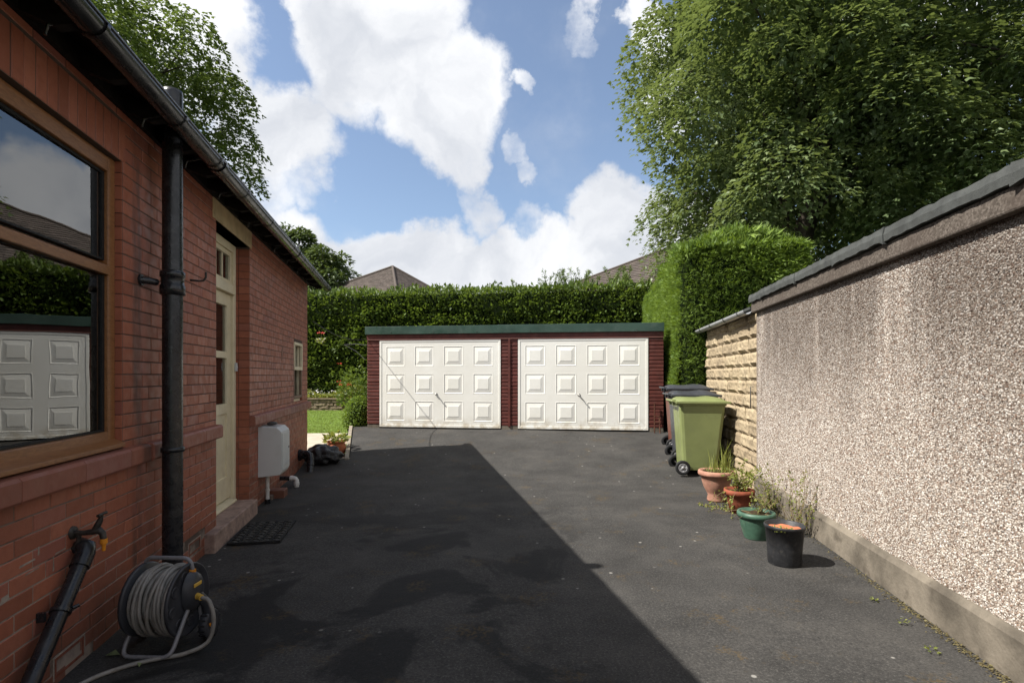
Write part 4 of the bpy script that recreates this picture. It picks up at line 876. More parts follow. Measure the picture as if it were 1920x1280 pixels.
# ================================================================== BINS
def bin_(label, name, s, mat, lidmat, jx=0):
    P = rw(-.80+jx, s, 0); z = ramp(P.x+.2, P.y+.25); t = thing(name, label, 'wheelie bin', (P.x, P.y, z), AR+random.uniform(-.03, .03), 'wheelie bins against the stone wall')
    x0b, x1b, y0b, y1b = .10, .56, .045, .525; x0t, x1t, y0t, y1t = .03, .68, .0, .57; zt = 1.0
    mb = MB(); lv = [(x0b, x1b, y0b, y1b, .06), (x0b-.005, x1b+.01, y0b-.005, y1b+.005, .10), (x0t+.015, x1t-.02, y0t+.01, y1t-.01, zt-.09), (x0t+.015, x1t-.02, y0t+.01, y1t-.01, zt-.05), (x0t, x1t, y0t, y1t, zt-.045), (x0t, x1t, y0t, y1t, zt)]
    vs = []
    for a, b, c, d, z_ in lv:
        k = .05
        vs += [(a+k, c, z_), (b-k, c, z_), (b-k*.3, c+k*.3, z_), (b, c+k, z_), (b, d-k, z_), (b-k*.3, d-k*.3, z_), (b-k, d, z_), (a+k, d, z_), (a+k*.3, d-k*.3, z_), (a, d-k, z_), (a, c+k, z_), (a+k*.3, c+k*.3, z_)]
    n = 12; mb.add(vs, [(r*n+k, r*n+(k+1) % n, (r+1)*n+(k+1) % n, (r+1)*n+k) for r in range(len(lv)-1) for k in range(n)]+[tuple(range(n-1, -1, -1))], False); obj('bin_body', mb, mat, t, .01)
    # domed lid, hinged on the wheel side
    mb = MB(); nx, ny = 16, 12; vs = []
    for j in range(ny+1):
        for i in range(nx+1):
            u, v = i/nx, j/ny; x = -.005+u*.715; y = -.02+v*.61; e = min(1, min(u, 1-u)*7)*min(1, min(v, 1-v)*6)
            hump = .022*math.exp(-((u-.72)/.18)**2)*min(1, max(0, (min(v, 1-v)-.1)*9))
            vs.append((x, y, zt+.012+.06*e**.6*(1-.55*u)+hump*1.3-.008*(1-e)))
    mb.add(vs, [(j*(nx+1)+i, j*(nx+1)+i+1, (j+1)*(nx+1)+i+1, (j+1)*(nx+1)+i) for j in range(ny) for i in range(nx)], True)
    lid = obj('lid', mb, lidmat, t); md = lid.modifiers.new('t', 'SOLIDIFY'); md.thickness = .006
    obj('lid_rim', MB().box(-.012, .72, -.028, .0, zt-.018, zt+.016).box(-.012, .72, .575, .60, zt-.018, zt+.016).box(.685, .722, -.0, .575, zt-.02, zt+.014), lidmat, lid, .006)
    obj('handle', MB().tube(rounded([(.04, .08, zt-.02), (-.05, .08, zt+.02), (-.05, .49, zt+.02), (.04, .49, zt-.02)], .02), .016, 8).box(-.03, .05, .14, .17, zt-.045, zt+.03).box(-.03, .05, .40, .43, zt-.045, zt+.03), lidmat, t)
    obj('axle', MB().tube([(.085, -.02, .1), (.085, .59, .1)], .012, 8), M_iron, t)
    for y, sg in ((.005, 1), (.565, -1)):
        Mx = Matrix.Translation((.085, y, .10)) @ Matrix.Rotation(R(90*sg), 4, 'X')
        wh = obj('wheel', MB().lathe([(.06, -.02), (.09, -.024), (.10, -.015), (.10, .015), (.09, .024), (.06, .02), (.058, .012), (.0, .012)], 24, Mx), M_tyre, t)
        obj('rim', MB().lathe([(.060, .010), (.060, .021), (.054, .021), (.050, .014), (.022, .014), (.02, .026), (0, .027)], 20, Mx), M_rim, wh)
        for k in range(5): a = k*1.2566; obj('spoke', MB().box(.018, .055, -.006, .006, .0135, .02, Mx @ Matrix.Rotation(a, 4, 'Z')), M_rim, wh)
    return t
bin_('light green wheelie bin standing nearest, in front of the dark bins', 'wheelie_bin', 7.33, M_bing, M_bing, .02)
bin_('dark grey wheelie bin between the green bin and the brown one', 'wheelie_bin', 7.96, M_bink, M_bink, .05)
bin_('brown bodied wheelie bin with dark lid at the far end of the row', 'wheelie_bin', 8.59, M_binb, M_bink, .07)
# rusty stand against the garage
P = rw(xr-.13, SF-.14, GZ0-.01); rs = thing('rusty_stand', 'rusty iron stand leaning by the right end of the garage', 'metal stand', P, AR)
for x in (-.05, .05): obj('upright', MB().tube([(x, .0, -.02), (x*.9, .06, .28), (x*.8, .08, .55 if x < 0 else .3)], .012, 6), M_rust, rs)
obj('crossbar', MB().tube([(-.05, .035, .18), (.05, .035, .18)], .01, 6).tube([(-.045, .06, .3), (.045, .06, .3)], .01, 6), M_rust, rs)

# ================================================================== POTS AND WEEDS BY THE PEBBLEDASH
def blades(name, base, n, r, h, mat, parent=None, lean=.35, width=.09):
    a = RNG.uniform(0, 6.283, n); q = np.sqrt(RNG.random(n))*r
    P = np.stack([base[0]+np.cos(a)*q, base[1]+np.sin(a)*q, np.full(n, base[2])], 1); b_ = RNG.uniform(0, 6.283, n)
    al = np.stack([np.cos(b_)*lean*RNG.random(n), np.sin(b_)*lean*RNG.random(n), np.ones(n)], 1)
    tv = [(x, y*width/.09, z*1.0) for x, y, z in BLADE_V]
    return scatter(name, P, al, np.stack([np.cos(b_), np.sin(b_), np.zeros(n)+.1], 1), h*RNG.uniform(.35, 1.1, n), tv, BLADE_F, mat, parent)
def twigs(name, base, n, h, spread, mat, parent, lm=None, leaves=12, lsize=.025, arch=0.):
    mb = MB(); LP = []; rr = random.Random(sum(map(ord, name))+n)
    for i in range(n):
        a = rr.uniform(0, 6.283); l_ = h*rr.uniform(.5, 1.1); s_ = spread*rr.uniform(.2, 1); p = [Vector(base)+Vector((rr.uniform(-.03, .03), rr.uniform(-.03, .03), 0))]
        for k in range(1, 6):
            t_ = k/5; p.append(p[0]+Vector((math.cos(a)*s_*t_+rr.uniform(-.015, .015), math.sin(a)*s_*t_+rr.uniform(-.015, .015), l_*t_-arch*t_*t_)))
        mb.tube(p, [.0035, .003, .0026, .002, .0016, .001], 4, False)
        for k in range(leaves): 
            j = rr.randint(1, 4); u = rr.random(); LP.append(p[j].lerp(p[j+1], u)+Vector((rr.gauss(0, .012), rr.gauss(0, .012), rr.gauss(0, .012))))
    o = obj('stems', mb, mat, parent)
    if lm is not None and LP:
        P = np.array([tuple(v) for v in LP]); n_ = len(P); scatter('leaves', P, RNG.normal(size=(n_, 3)), RNG.normal(size=(n_, 3))+np.array([0, 0, .8]), RNG.uniform(.6, 1.4, n_)*lsize, OVAL_V, OVAL_F, lm, parent)
    return o
p = GR(1343, 938); a1 = pot('plant_pot', 'tall pinkish terracotta pot with wide rim and grass beside the green bin', p, [(0, 0), (.108, 0), (.11, .02), (.098, .075), (.118, .11), (.15, .17), (.172, .24), (.18, .30), (.21, .306), (.216, .325), (.214, .355), (.205, .362), (.185, .362), (.172, .33), (0, .33)], M_terrap, .345, .175)
blades('grass', (.04, .02, .34), 55, .14, .28, M_weed, a1, .5, .02); blades('grass', (.10, -.02, .34), 24, .06, .42, M_weed, a1, .25, .02); blades('dry_grass', (0, 0, .345), 70, .17, .1, M_weed, a1, 1.2, .05)
p = GR(1386, 960); a2 = pot('plant_pot', 'dark red terracotta pot smothered by straggly weeds behind the green pot', p, [(0, 0), (.09, 0), (.115, .11), (.13, .185), (.15, .19), (.15, .24), (.13, .24), (.122, .2), (0, .2)], M_terrad, .215, .125)
a1.scale = (.92, .92, .95)
twigs('weed_a', (0, 0, .21), 16, .32, .28, M_drystem, a2, M_weed, 26, .035); twigs('weed_b', (-.05, -.05, .21), 12, .15, .42, M_drystem, a2, M_weed, 22, .032, .3)
p = GR(1418, 1009); a3 = pot('plant_pot', 'glazed looking green plastic pot holding dry twigs beside the black pot', p, [(0, 0), (.095, 0), (.10, .015), (.125, .10), (.136, .165), (.14, .19), (.155, .192), (.158, .215), (.152, .236), (.135, .236), (.13, .2), (0, .2)], M_greenpot, .212, .136)
twigs('weed_c', (.03, 0, .21), 14, .2, .22, M_drystem, a3, M_weed, 10, .022); twigs('weed_d', (0, 0, .21), 8, .06, .26, M_drystem, a3, None, arch=.08)
p = GR(1471, 1056); a4 = pot('plant_pot', 'black plastic pot with orange earth inside, nearest to the camera', p, [(0, 0), (.112, 0), (.116, .01), (.122, .13), (.135, .27), (.142, .272), (.144, .292), (.140, .298), (.132, .296), (.128, .25), (0, .25)], M_blackpot, .262, .131, M_innerpot)
plant('moss', (-.05, -.045, .264), 130, .075, .012, .022, M_weed, a4); 
def weed(label, px, py, n, h, spread, leaves, ls, off=(0, 0), dry=M_drystem, arch=0):
    p = GR(px, py); t = thing('weed', label, 'weed', (p.x+off[0], p.y+off[1], p.z-.01)); twigs('w%d' % px, (0, 0, 0), n, h, spread, dry, t, M_weed, leaves, ls, arch); return t
weed('tall wispy weed growing against the pebbledash behind the black pot', 1500, 1003, 20, .62, .26, 14, .026, (-.03, .0))
weed('wispy yellowish weed behind the green pot at the wall foot', 1452, 955, 18, .48, .3, 18, .028, (0, 0))
weed('leafy weed at the joint of stone and pebbledash walls', 1412, 905, 10, .62, .24, 22, .035, (.02, 0))
weed('straggly weed sprawling on tarmac left of the red pot', 1352, 955, 10, .07, .36, 14, .03, (0, 0), arch=.02)
for i, (px, py, sz, lb) in enumerate(((1692, 1168, .05, 'small green weed in the crack below the plinth midway along'), (1748, 1222, .045, 'tiny green weed at the plinth near the bottom right'), (1640, 1128, .03, 'tiny sprig at the plinth beyond the small green weed'))):
    p = GR(px, py); t = thing('crack_weed', lb, 'weed', (p.x, p.y, p.z)); plant('leaves', (0, 0, .004), 18, sz*.6, .03, .02, M_weed, t)
# crack filled with grit and moss along the plinth foot
N = 2600; s = RNG.uniform(2., 6.3, N); x = -.045-np.abs(RNG.normal(0, .03, N)); P = np.array([tuple(rw(a_, b_, .004)) for a_, b_ in zip(x, s)])
tag(scatter('plinth_moss', P, RNG.normal(size=(N, 3))*np.array([1, 1, .2]), RNG.normal(0, .4, (N, 3))+np.array([0, 0, 1]), RNG.uniform(.006, .02, N), OVAL_V, OVAL_F, leafmat('moss_grit', (.06, .045, .02), (.11, .085, .035), (.17, .15, .07), .1, .8)), 'moss and grit along the foot of the pebbledash wall', 'moss', kind='stuff')

# ================================================================== GARDEN BEYOND
yb = 16.55
gwl = thing('garden_wall', 'low stone retaining wall edging the flower bed behind the lawn', 'wall', (0, 0, 0))
gwm = obj('wall_core', MB().box(-14, -3.2, yb+.04, yb+.3, .1, .70), M_mortar, gwl)
rr = random.Random(8)
for c in range(4):
    x = -9.2-rr.random()*.2; z0 = .30+c*.095
    while x < -3.3:
        ln = rr.uniform(.22, .5); o = link(bpy.data.objects.new('stone', rr.choice(RK)), gwm); o.data = rr.choice(RK); o.location = (x+ln/2, yb+.03, z0+.047); o.rotation_euler = (0, 0, R(90)); o.scale = (1, ln-.012, .086); x += ln
        if not o.material_slots: pass
        o.material_slots[0].link = 'OBJECT'; o.material_slots[0].material = M_gardenstone
obj('capping', MB().box(-14, -3.25, yb-.02, yb+.3, .682, .72), M_gardenstone, gwl, .01)
tag(grid('flower_bed', lin(-14, -3.0, 10), lin(yb+.25, 18.3, 4), lambda X, Y: .69, M_soil), kind='structure')
N = 5200; X = RNG.uniform(-8.5, -4.5, N); Y = RNG.uniform(yb+.15, 17.6, N)
P = np.stack([X, Y, .7+RNG.random(N)*.38*(.6+.4*np.sin(X*3.1+Y))], 1)
tag(scatter('flower_bed_leaves', P, RNG.normal(0, .8, (N, 3))+np.array([0, -.4, .5]), RNG.normal(0, .6, (N, 3))+np.array([0, -.3, 1]), RNG.uniform(.06, .13, N), OVAL_V, OVAL_F, M_weed), 'low leafy planting filling the flower bed below the hedge', 'plants', kind='stuff')
N = 170; X = RNG.uniform(-8.2, -4.6, N); Y = RNG.uniform(yb+.15, 17.4, N); P = np.stack([X, Y, RNG.uniform(.8, 1.0, N)], 1)
tag(scatter('bed_flowers', P, RNG.normal(0, .6, (N, 3)), RNG.normal(0, .4, (N, 3))+np.array([0, -.8, .6]), RNG.uniform(.035, .06, N), SYC_V, SYC_F, M_flower), 'scattered small white flowers in the flower bed', 'flowers', kind='stuff')
rb = thing('rose_bush', 'rose bush with red blooms beside the left end of the garage', 'bush', (-4.75, 16.4, .3))
plant('leaves', (0, 0, .2), 1300, .58, 1.25, .11, M_hedge, rb); 
for i in range(6):
    a = RNG.uniform(0, 6.28); o = plant('bloom', (math.cos(a)*.45, -.35+.2*math.sin(a), 1.1+RNG.uniform(-.3, .45)), 12, .045, .05, .06, M_rose, rb)
t = thing('climbing_rose', 'single pink and white climbing rose spray on the hedge', 'flower', (-6.1, 17.0, 2.6))
plant('bloom', (0, 0, 0.15), 14, .09, .08, .09, M_rose, t); plant('bloom', (.02, 0, -.12), 22, .1, .14, .085, M_flower, t); plant('leaves', (0, 0, -.2), 30, .12, .3, .09, M_weed, t)
bb = thing('box_bush', 'clipped rounded box bush hugging the left garage corner', 'bush', (-3.30, 11.5, .08))
blob('bush_core', (0, 0, .38), (.27, .27, .43), M_core, .06, 5, 9, 3, bb)
N = 3600; d = unit(RNG.normal(size=(N, 3))); d[:, 2] = np.abs(d[:, 2])*1.1-.35; d = unit(d)
scatter('leaves', d*np.array([.30, .30, .48])+np.array([0, 0, .40])+RNG.normal(0, .012, (N, 3)), d+RNG.normal(0, .6, (N, 3)), d+RNG.normal(0, .5, (N, 3)), RNG.uniform(.03, .055, N), OVAL_V, OVAL_F, M_cyp, bb)

# ---- hedges: a dark core under thousands of sprays gathered in small tufts
from mathutils import noise as NZ
def hedge_face(origin, ux, uz, nrm, W_, Ht, dx, dz, per, tv, tf, size, mat, name, parent, lift=.5, depth=.12, upn=.55, wav=.1, lay=0.):
    origin, ux, uz, nrm = [np.array(v, float) for v in (origin, ux, uz, nrm)]; P = []; Nn = []; Al = []; Sz = []; Rn = []
    nx, nzz = int(W_/dx), int(Ht/dz)
    for j in range(nzz+1):
        for i in range(nx+1):
            u = (i+(.5 if j % 2 else 0)+RNG.uniform(-.45, .45))*dx; v = (j+RNG.uniform(-.45, .45))*dz
            w_ = wav*NZ.noise(Vector((u*.8, v*1.1, origin[0])))+wav*.6*NZ.noise(Vector((u*2.5, v*3, 5)))
            c = origin+ux*u+uz*v+nrm*w_
            d = RNG.normal(size=(per, 3)); d = unit(d); f_ = d@nrm; d = d+np.outer(np.maximum(0, .15-f_)*1.6, nrm); d = unit(d)
            q = (d@ux)[:, None]*ux*dx*.75+(d@uz)[:, None]*uz*dz*.8+(d@nrm)[:, None]*nrm*depth*RNG.uniform(.5, 1.15, (per, 1))
            P.append(c+q); Nn.append(d*.7+uz*upn+RNG.normal(0, .35, (per, 3))); Al.append((nrm*.8+d*.5+uz*(RNG.uniform(-.5, .6, (per, 1))+lift*.4))*(1-lay)+lay*(uz*RNG.uniform(-.9, .7, (per, 1))+ux*RNG.uniform(-.8, .8, (per, 1)))+nrm*.25*lay+RNG.normal(0, .3*(1-.4*lay), (per, 3))); Nn[-1] = Nn[-1]*(1-lay)+lay*(nrm*1.1-uz*.12)+RNG.normal(0, .2*lay, (per, 3))
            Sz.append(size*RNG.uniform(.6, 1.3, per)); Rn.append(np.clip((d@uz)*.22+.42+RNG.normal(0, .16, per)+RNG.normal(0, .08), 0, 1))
    return scatter(name, np.concatenate(P), np.concatenate(Al), np.concatenate(Nn), np.concatenate(Sz), tv, tf, mat, parent, np.concatenate(Rn))
# back hedge, square to the right-hand plot
ex = np.array([math.cos(AR), math.sin(AR), 0]); ey = np.array([-math.sin(AR), math.cos(AR), 0]); ez = np.array([0, 0, 1.])
bh = thing('back_hedge', 'tall clipped dark green hedge running behind the garage and lawn', 'hedge', (0, 0, 0))
SB = 17.55; HT = 4.33; xa, xb = -12.5, .9
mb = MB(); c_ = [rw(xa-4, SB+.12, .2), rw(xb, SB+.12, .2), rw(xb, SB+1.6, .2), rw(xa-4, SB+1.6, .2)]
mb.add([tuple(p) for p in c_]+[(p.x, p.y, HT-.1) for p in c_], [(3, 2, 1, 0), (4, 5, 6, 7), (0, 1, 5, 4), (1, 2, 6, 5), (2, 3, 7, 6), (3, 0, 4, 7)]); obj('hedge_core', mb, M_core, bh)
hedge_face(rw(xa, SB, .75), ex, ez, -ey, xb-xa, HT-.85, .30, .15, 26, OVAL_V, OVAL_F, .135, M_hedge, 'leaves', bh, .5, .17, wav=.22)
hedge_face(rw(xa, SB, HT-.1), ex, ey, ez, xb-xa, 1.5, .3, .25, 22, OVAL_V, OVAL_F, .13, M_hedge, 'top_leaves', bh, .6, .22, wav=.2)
mb = MB(); LP = []; rr = random.Random(5)        # uncut leaders along the top
for i in range(64):
    x = rr.choice((rr.uniform(-4.6, .3), rr.uniform(-3.6, -.6), rr.uniform(-8, .6))); s = SB+rr.uniform(.2, 1.2); hgt = rr.uniform(.2, .9)*(1.1 if -3.6 < x < -.6 else .65); p = rw(x, s, HT-.1); lean = rr.uniform(-.35, .35)
    pts = [p+Vector((lean*hgt*t*t, 0, hgt*t)) for t in (0, .25, .5, .75, 1)]; mb.tube(pts, [.012, .01, .008, .006, .002], 4, False)
    for k in range(int(46*hgt)+16):
        t = rr.random()**.8; q = p+Vector((lean*hgt*t*t, 0, hgt*t)); w_ = .20*(1-t)+.03; LP.append((q.x+rr.gauss(0, w_*.5), q.y+rr.gauss(0, w_*.5), q.z))
tag(obj('leader_stems', mb, M_bark, bh), kind='stuff'); P = np.array(LP); N = len(P)
scatter('leader_sprays', P, RNG.normal(0, .5, (N, 3))+np.array([0, 0, .9]), RNG.normal(size=(N, 3)), RNG.uniform(.09, .18, N), SPR_V, SPR_F, M_hedge, bh)
# right hedge: clipped cypress block with feathery top
rh = thing('cypress_hedge', 'bright green clipped cypress hedge block with feathery top between garage and outbuilding', 'hedge', (0, 0, 0))
hx0, hx1, hs0, hs1, hz1 = -.33, 1.66, 9.52, 15.5, 3.60
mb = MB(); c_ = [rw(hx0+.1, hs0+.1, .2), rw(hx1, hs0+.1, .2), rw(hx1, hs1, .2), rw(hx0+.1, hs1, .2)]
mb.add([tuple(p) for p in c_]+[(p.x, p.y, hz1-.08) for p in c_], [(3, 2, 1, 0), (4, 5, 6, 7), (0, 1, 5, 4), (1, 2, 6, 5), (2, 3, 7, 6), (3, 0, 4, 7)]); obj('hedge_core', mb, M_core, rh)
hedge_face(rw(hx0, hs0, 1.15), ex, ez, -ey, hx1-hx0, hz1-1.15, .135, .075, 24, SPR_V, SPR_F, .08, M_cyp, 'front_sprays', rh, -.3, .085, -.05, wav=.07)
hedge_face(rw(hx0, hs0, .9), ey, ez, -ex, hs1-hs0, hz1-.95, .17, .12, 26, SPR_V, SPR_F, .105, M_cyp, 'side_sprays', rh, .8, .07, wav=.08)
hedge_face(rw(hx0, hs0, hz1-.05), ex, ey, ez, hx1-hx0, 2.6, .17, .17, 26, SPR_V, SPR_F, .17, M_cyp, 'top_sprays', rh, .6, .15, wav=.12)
N = 5200; x = RNG.uniform(hx0, hx1, N); s = hs0+RNG.random(N)**1.3*2.2; hump = .40*np.exp(-((x-.5)/.5)**2)+.22*np.exp(-((x-1.15)/.3)**2); zz = hz1-.05+RNG.random(N)*(hump+.04)
P = np.array([tuple(rw(a_, b_, c__)) for a_, b_, c__ in zip(x, s, zz)])
scatter('feathery_top', P, RNG.normal(0, .45, (N, 3))+np.array([.25, -.15, .9]), RNG.normal(size=(N, 3)), RNG.uniform(.1, .3, N), SPR_V, SPR_F, M_cyp, rh)
N = 2600; zz = RNG.uniform(2.5, hz1+.1, N); x = RNG.uniform(.7, hx1+.05, N); P = np.array([tuple(rw(a_, hs0-.03, c__)) for a_, c__ in zip(x, zz)])      # shaggy shoulder
keep = (zz-2.6) > (hx1-x)*.75; scatter('shaggy_sprays', P[keep], (RNG.normal(0, .4, (N, 3))+np.array([.7, -.6, .35]))[keep], (RNG.normal(0, .6, (N, 3))+ez)[keep], RNG.uniform(.1, .22, N)[keep], SPR_V, SPR_F, M_cyp, rh)

# ---- trees
def tree(name, label, base, centre, radii, nb, per, lsize, mat, br, power=2.0, trunkr=.3, stems=1, tv=SYC_V, tf=SYC_F, inner=.3, group=None, limbs=14, filt=None, sq=.55, dmin=0., core=0):
    t = thing(name, label, 'tree', base, 0, group); base = np.array(base, float); c = np.array(centre, float)-base; rd = np.array(radii, float)
    d = unit(RNG.normal(size=(nb, 3))); k = (np.sum(np.abs(d)**power, axis=1))**(-1/power); sh = np.where(RNG.random(nb) < inner, RNG.uniform(.35, .8, nb), RNG.uniform(.82 if not dmin else .72, 1.0 if not dmin else 1.05, nb))
    BC = c+d*rd*(k*sh)[:, None]; BR_ = br*RNG.uniform(.65, 1.35, nb)
    if dmin:                                   # separate boughs, each its own dome of leaves
        kp = []
        for i in range(nb):
            if all((abs(BC[i]-BC[j])*np.array([1, 1, 1.35])@np.ones(3)*.62+np.linalg.norm(BC[i]-BC[j])*.45) > dmin for j in kp): kp.append(i)
        BC, BR_, d = BC[kp], BR_[kp], d[kp]; nb = len(kp)
    if filt is not None: kp = filt(BC+base); BC, BR_, d = BC[kp], BR_[kp], d[kp]; nb = len(BC)
    P, Nn, Al, Sz, Rn = [], [], [], [], []
    for i in range(nb):
        n = int(per*(BR_[i]/br)**2); q = unit(RNG.normal(size=(n, 3))); q[:, 2] = np.where(q[:, 2] < -.3, -q[:, 2], q[:, 2]); out = d[i]*np.array([1, 1, .3])
        q[:, 2] = np.where((q[:, 2] < .05) & (RNG.random(n) < .75), np.abs(q[:, 2]), q[:, 2]); rag = 1+.22*np.sin(q[:, 0]*7+i)*np.sin(q[:, 1]*6+i*2)
        pos = BC[i]+q*(BR_[i]*RNG.uniform(.72, 1.06, n)*rag)[:, None]*np.array([1.1, 1.1, sq])+out*.12*BR_[i]; pos[:, 2] -= .42*((pos[:, 0]-BC[i, 0])**2+(pos[:, 1]-BC[i, 1])**2)/BR_[i]
        P.append(pos); Nn.append(q*.95+np.array([0, 0, .42])+out*.3+RNG.normal(0, .2, (n, 3))); Al.append(q*np.array([1, 1, .3])+out*.6+np.array([0, 0, -.45])+RNG.normal(0, .3, (n, 3)))
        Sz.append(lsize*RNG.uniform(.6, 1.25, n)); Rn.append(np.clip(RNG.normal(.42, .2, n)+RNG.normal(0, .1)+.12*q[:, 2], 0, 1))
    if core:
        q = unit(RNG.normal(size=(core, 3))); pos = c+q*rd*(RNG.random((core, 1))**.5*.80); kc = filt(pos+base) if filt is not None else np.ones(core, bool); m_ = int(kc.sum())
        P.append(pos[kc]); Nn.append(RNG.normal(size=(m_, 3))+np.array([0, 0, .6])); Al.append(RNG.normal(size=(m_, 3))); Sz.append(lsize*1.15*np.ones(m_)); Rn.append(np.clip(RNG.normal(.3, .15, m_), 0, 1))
    scatter('crown', np.concatenate(P), np.concatenate(Al), np.concatenate(Nn), np.concatenate(Sz), tv, tf, mat, t, np.concatenate(Rn))
    mb = MB(); rr = random.Random(3); top = Vector(c)+Vector((0, 0, rd[2]*.55))
    tops = []
    for s in range(stems):
        a = s*2.1+.4; off = Vector((math.cos(a), math.sin(a), 0))*trunkr*(1.3 if stems > 1 else 0); e = top+Vector((math.cos(a)*rd[0]*.3, math.sin(a)*rd[1]*.3, 0))*(1 if stems > 1 else 0)
        z0 = Vector(off)+Vector((0, 0, -.1)); fk = Vector((off.x*1.3, off.y*1.3, max(1.5, (c[2]-rd[2])*1.0)))
        pts = [z0, Vector((off.x*1.1, off.y*1.1, fk.z*.5)), fk, fk.lerp(e, .35)+Vector((rr.uniform(-.2, .2), rr.uniform(-.2, .2), 0)), fk.lerp(e, .7), e]
        mb.tube(pts, [trunkr*1.25, trunkr, trunkr*.85, trunkr*.6, trunkr*.35, trunkr*.08], 10); tops.append(pts)
    obj('trunk', mb, M_bark, t)
    idx = RNG.choice(nb, min(limbs, nb), replace=False)
    for i in idx:
        pts = tops[rr.randrange(stems)]; a = pts[rr.choice((2, 3, 3, 4))]; b = Vector(BC[i]); m_ = a.lerp(b, .5)+Vector((0, 0, .12*(b-a).length)); r0 = trunkr*.3
        obj('limb', MB().tube([a, a.lerp(m_, .5)+Vector((0, 0, .05)), m_, m_.lerp(b, .6), b], [r0, r0*.8, r0*.55, r0*.3, .01], 7), M_bark, t)
    return t
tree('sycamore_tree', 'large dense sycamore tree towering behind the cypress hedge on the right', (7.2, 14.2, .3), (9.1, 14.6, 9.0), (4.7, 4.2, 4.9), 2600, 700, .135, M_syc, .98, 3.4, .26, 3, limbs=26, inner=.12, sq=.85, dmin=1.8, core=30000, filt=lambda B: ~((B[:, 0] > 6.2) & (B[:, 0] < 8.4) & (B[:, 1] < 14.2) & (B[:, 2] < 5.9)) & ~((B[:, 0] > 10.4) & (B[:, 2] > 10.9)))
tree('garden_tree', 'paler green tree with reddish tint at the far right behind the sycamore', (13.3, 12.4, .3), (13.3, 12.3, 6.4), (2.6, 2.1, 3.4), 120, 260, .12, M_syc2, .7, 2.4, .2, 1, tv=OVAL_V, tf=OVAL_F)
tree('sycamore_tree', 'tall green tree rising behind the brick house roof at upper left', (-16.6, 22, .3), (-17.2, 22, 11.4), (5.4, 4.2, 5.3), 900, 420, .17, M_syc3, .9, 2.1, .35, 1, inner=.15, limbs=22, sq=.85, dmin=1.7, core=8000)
tree('far_tree', 'distant rounded tree showing just above the end of the gutter', (-21.2, 52, .3), (-21.2, 52, 12.6), (2.4, 2.4, 3.4), 70, 120, .42, M_far, .85, 2, .25, 1, tv=OVAL_V, tf=OVAL_F)
tree('far_tree', 'distant dark tree left of the brown hipped roof', (-17.6, 50, .3), (-17.8, 50, 9.2), (3.3, 3, 4.2), 110, 120, .42, M_far, .9, 2, .25, 1, tv=OVAL_V, tf=OVAL_F)
tree('far_tree', 'dim tree in the background behind the pebbledash outbuilding', (28, 38, .3), (28, 38, 8), (9, 3, 7.5), 200, 150, .42, M_far, 1.1, 2.6, .3, 1, tv=OVAL_V, tf=OVAL_F)

# ---- neighbouring houses
def tiled(mb, A_, B_, Cc, D_, rows, th=.035):
    # quad A-B (eave) to D-C (top), stepped tile courses
    A_, B_, Cc, D_ = map(Vector, (A_, B_, Cc, D_)); n = (B_-A_).cross(D_-A_).normalized()
    if n.z < 0: n = -n
    for r in range(rows):
        t0, t1 = r/rows, min(1, (r+1.15)/rows); a0, b0, a1, b1 = A_.lerp(D_, t0), B_.lerp(Cc, t0), A_.lerp(D_, t1), B_.lerp(Cc, t1)
        m = max(1, int((b0-a0).length/.34)); 
        for k in range(m):
            u0, u1 = k/m, (k+.97)/m; j = random.uniform(0, .008)
            p = [a0.lerp(b0, u0)+n*(th+j), a0.lerp(b0, u1)+n*(th+j), a1.lerp(b1, u1)+n*.004, a1.lerp(b1, u0)+n*.004]; q = [a0.lerp(b0, u0), a0.lerp(b0, u1)]
            mb.add(p+q, [(0, 1, 2, 3), (4, 5, 1, 0)])
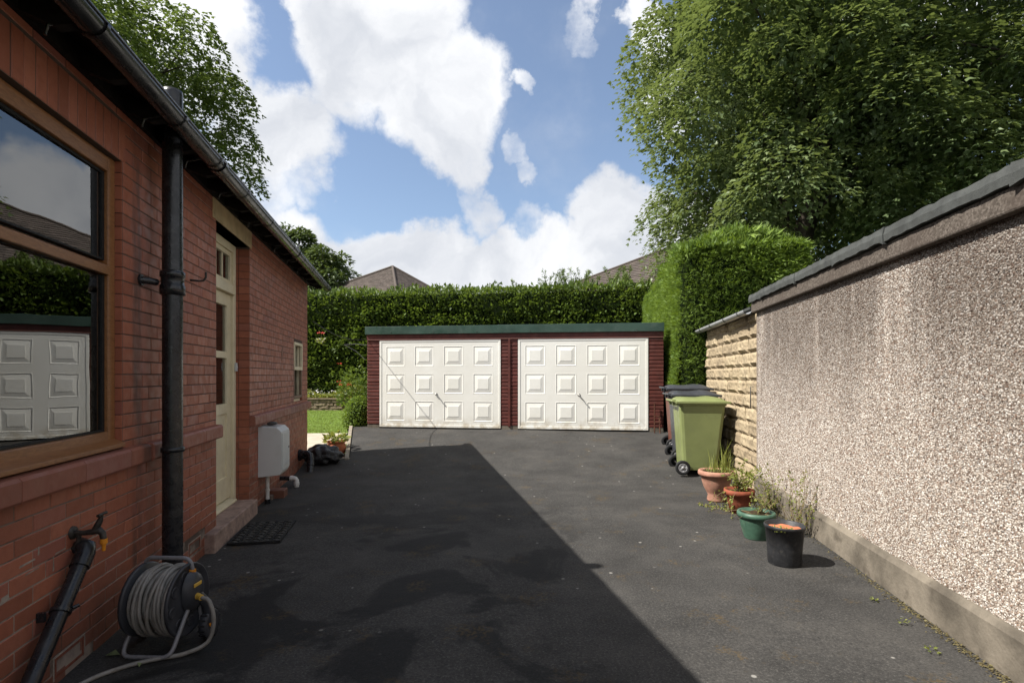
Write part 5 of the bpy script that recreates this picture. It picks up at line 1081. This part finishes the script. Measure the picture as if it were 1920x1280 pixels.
def hip(label, apex, cl, cf, cr_, cbk, mat):
    t = thing('neighbour_house', label, 'house', (0, 0, 0)); A_, l_, f_, r_, b_ = map(Vector, (apex, cl, cf, cr_, cbk)); mb = MB()
    w = MB(); cs_ = [v.lerp((l_+f_+r_+b_)/4, .06) for v in (l_, f_, r_, b_)]; w.add([(v.x, v.y, .1) for v in cs_]+[(v.x, v.y, v.z-.05) for v in cs_], [(0, 1, 5, 4), (1, 2, 6, 5), (2, 3, 7, 6), (3, 0, 4, 7)]); obj('wall', w, M_housewall, t)
    base = MB(); base.add([A_-Vector((0, 0, .02)), l_, f_, r_, b_], [(0, 1, 2), (0, 2, 3), (0, 3, 4), (0, 4, 1), (1, 4, 3, 2)]); ro = obj('roof', base, mat, t)
    tiled(mb, l_, f_, A_, A_, 34); tiled(mb, f_, r_, A_, A_, 34); tag(obj('roof_tiles', mb, mat, ro), kind='stuff')
    for e in (l_, f_, r_): obj('ridge_tile', MB().tube([e, e.lerp(A_, .5)+Vector((0, 0, .02)), A_+Vector((0, 0, .06))], .11, 6), mat, ro)
    return t
hip('neighbour house with brown tiled hipped roof peeking over hedge on the left', (-10.4, 46.5, 10.9), (-27, 50, 6.2), (-8.0, 38, 6.2), (-1.8, 46, 6.2), (-14, 58, 6.2), M_tile)
hip('neighbour house with brown tiled roof rising beside the cypress hedge', (14.6, 42, 12.3), (-2.5, 44, 6.2), (12, 33, 6.2), (27, 40, 6.2), (16, 54, 6.2), M_tile)
gh = thing('gabled_house', 'house with white bargeboard and dark tiles glimpsed under the sycamore', 'house', (0, 0, 0))
ax, ay, az = 14.9, 28.5, 9.2
obj('wall', MB().prism([(ax-3.6, .2), (ax+3.4, .2), (ax+3.4, az-3.4), (ax, az-.1), (ax-3.6, az-3.4)], 'y', ay+.3, ay+9), M_housewall, gh)
mb = MB(); tiled(mb, (ax+3.9, ay, az-3.9), (ax+3.9+1.2, ay+9.3, az-3.9), (ax+1.2, ay+9.3, az), (ax, ay, az), 18); tiled(mb, (ax-3.9, ay, az-3.9), (ax-2.7, ay+9.3, az-3.9), (ax+1.2, ay+9.3, az), (ax, ay, az), 18); tag(obj('roof_tiles', mb, M_tile2, gh), kind='stuff')
for sg in (-1, 1): obj('bargeboard', MB().prism([(ax, az-.02), (ax+sg*3.95, az-3.97), (ax+sg*3.95, az-4.25), (ax, az-.32)], 'y', ay-.03, ay+.02), M_barge, gh)
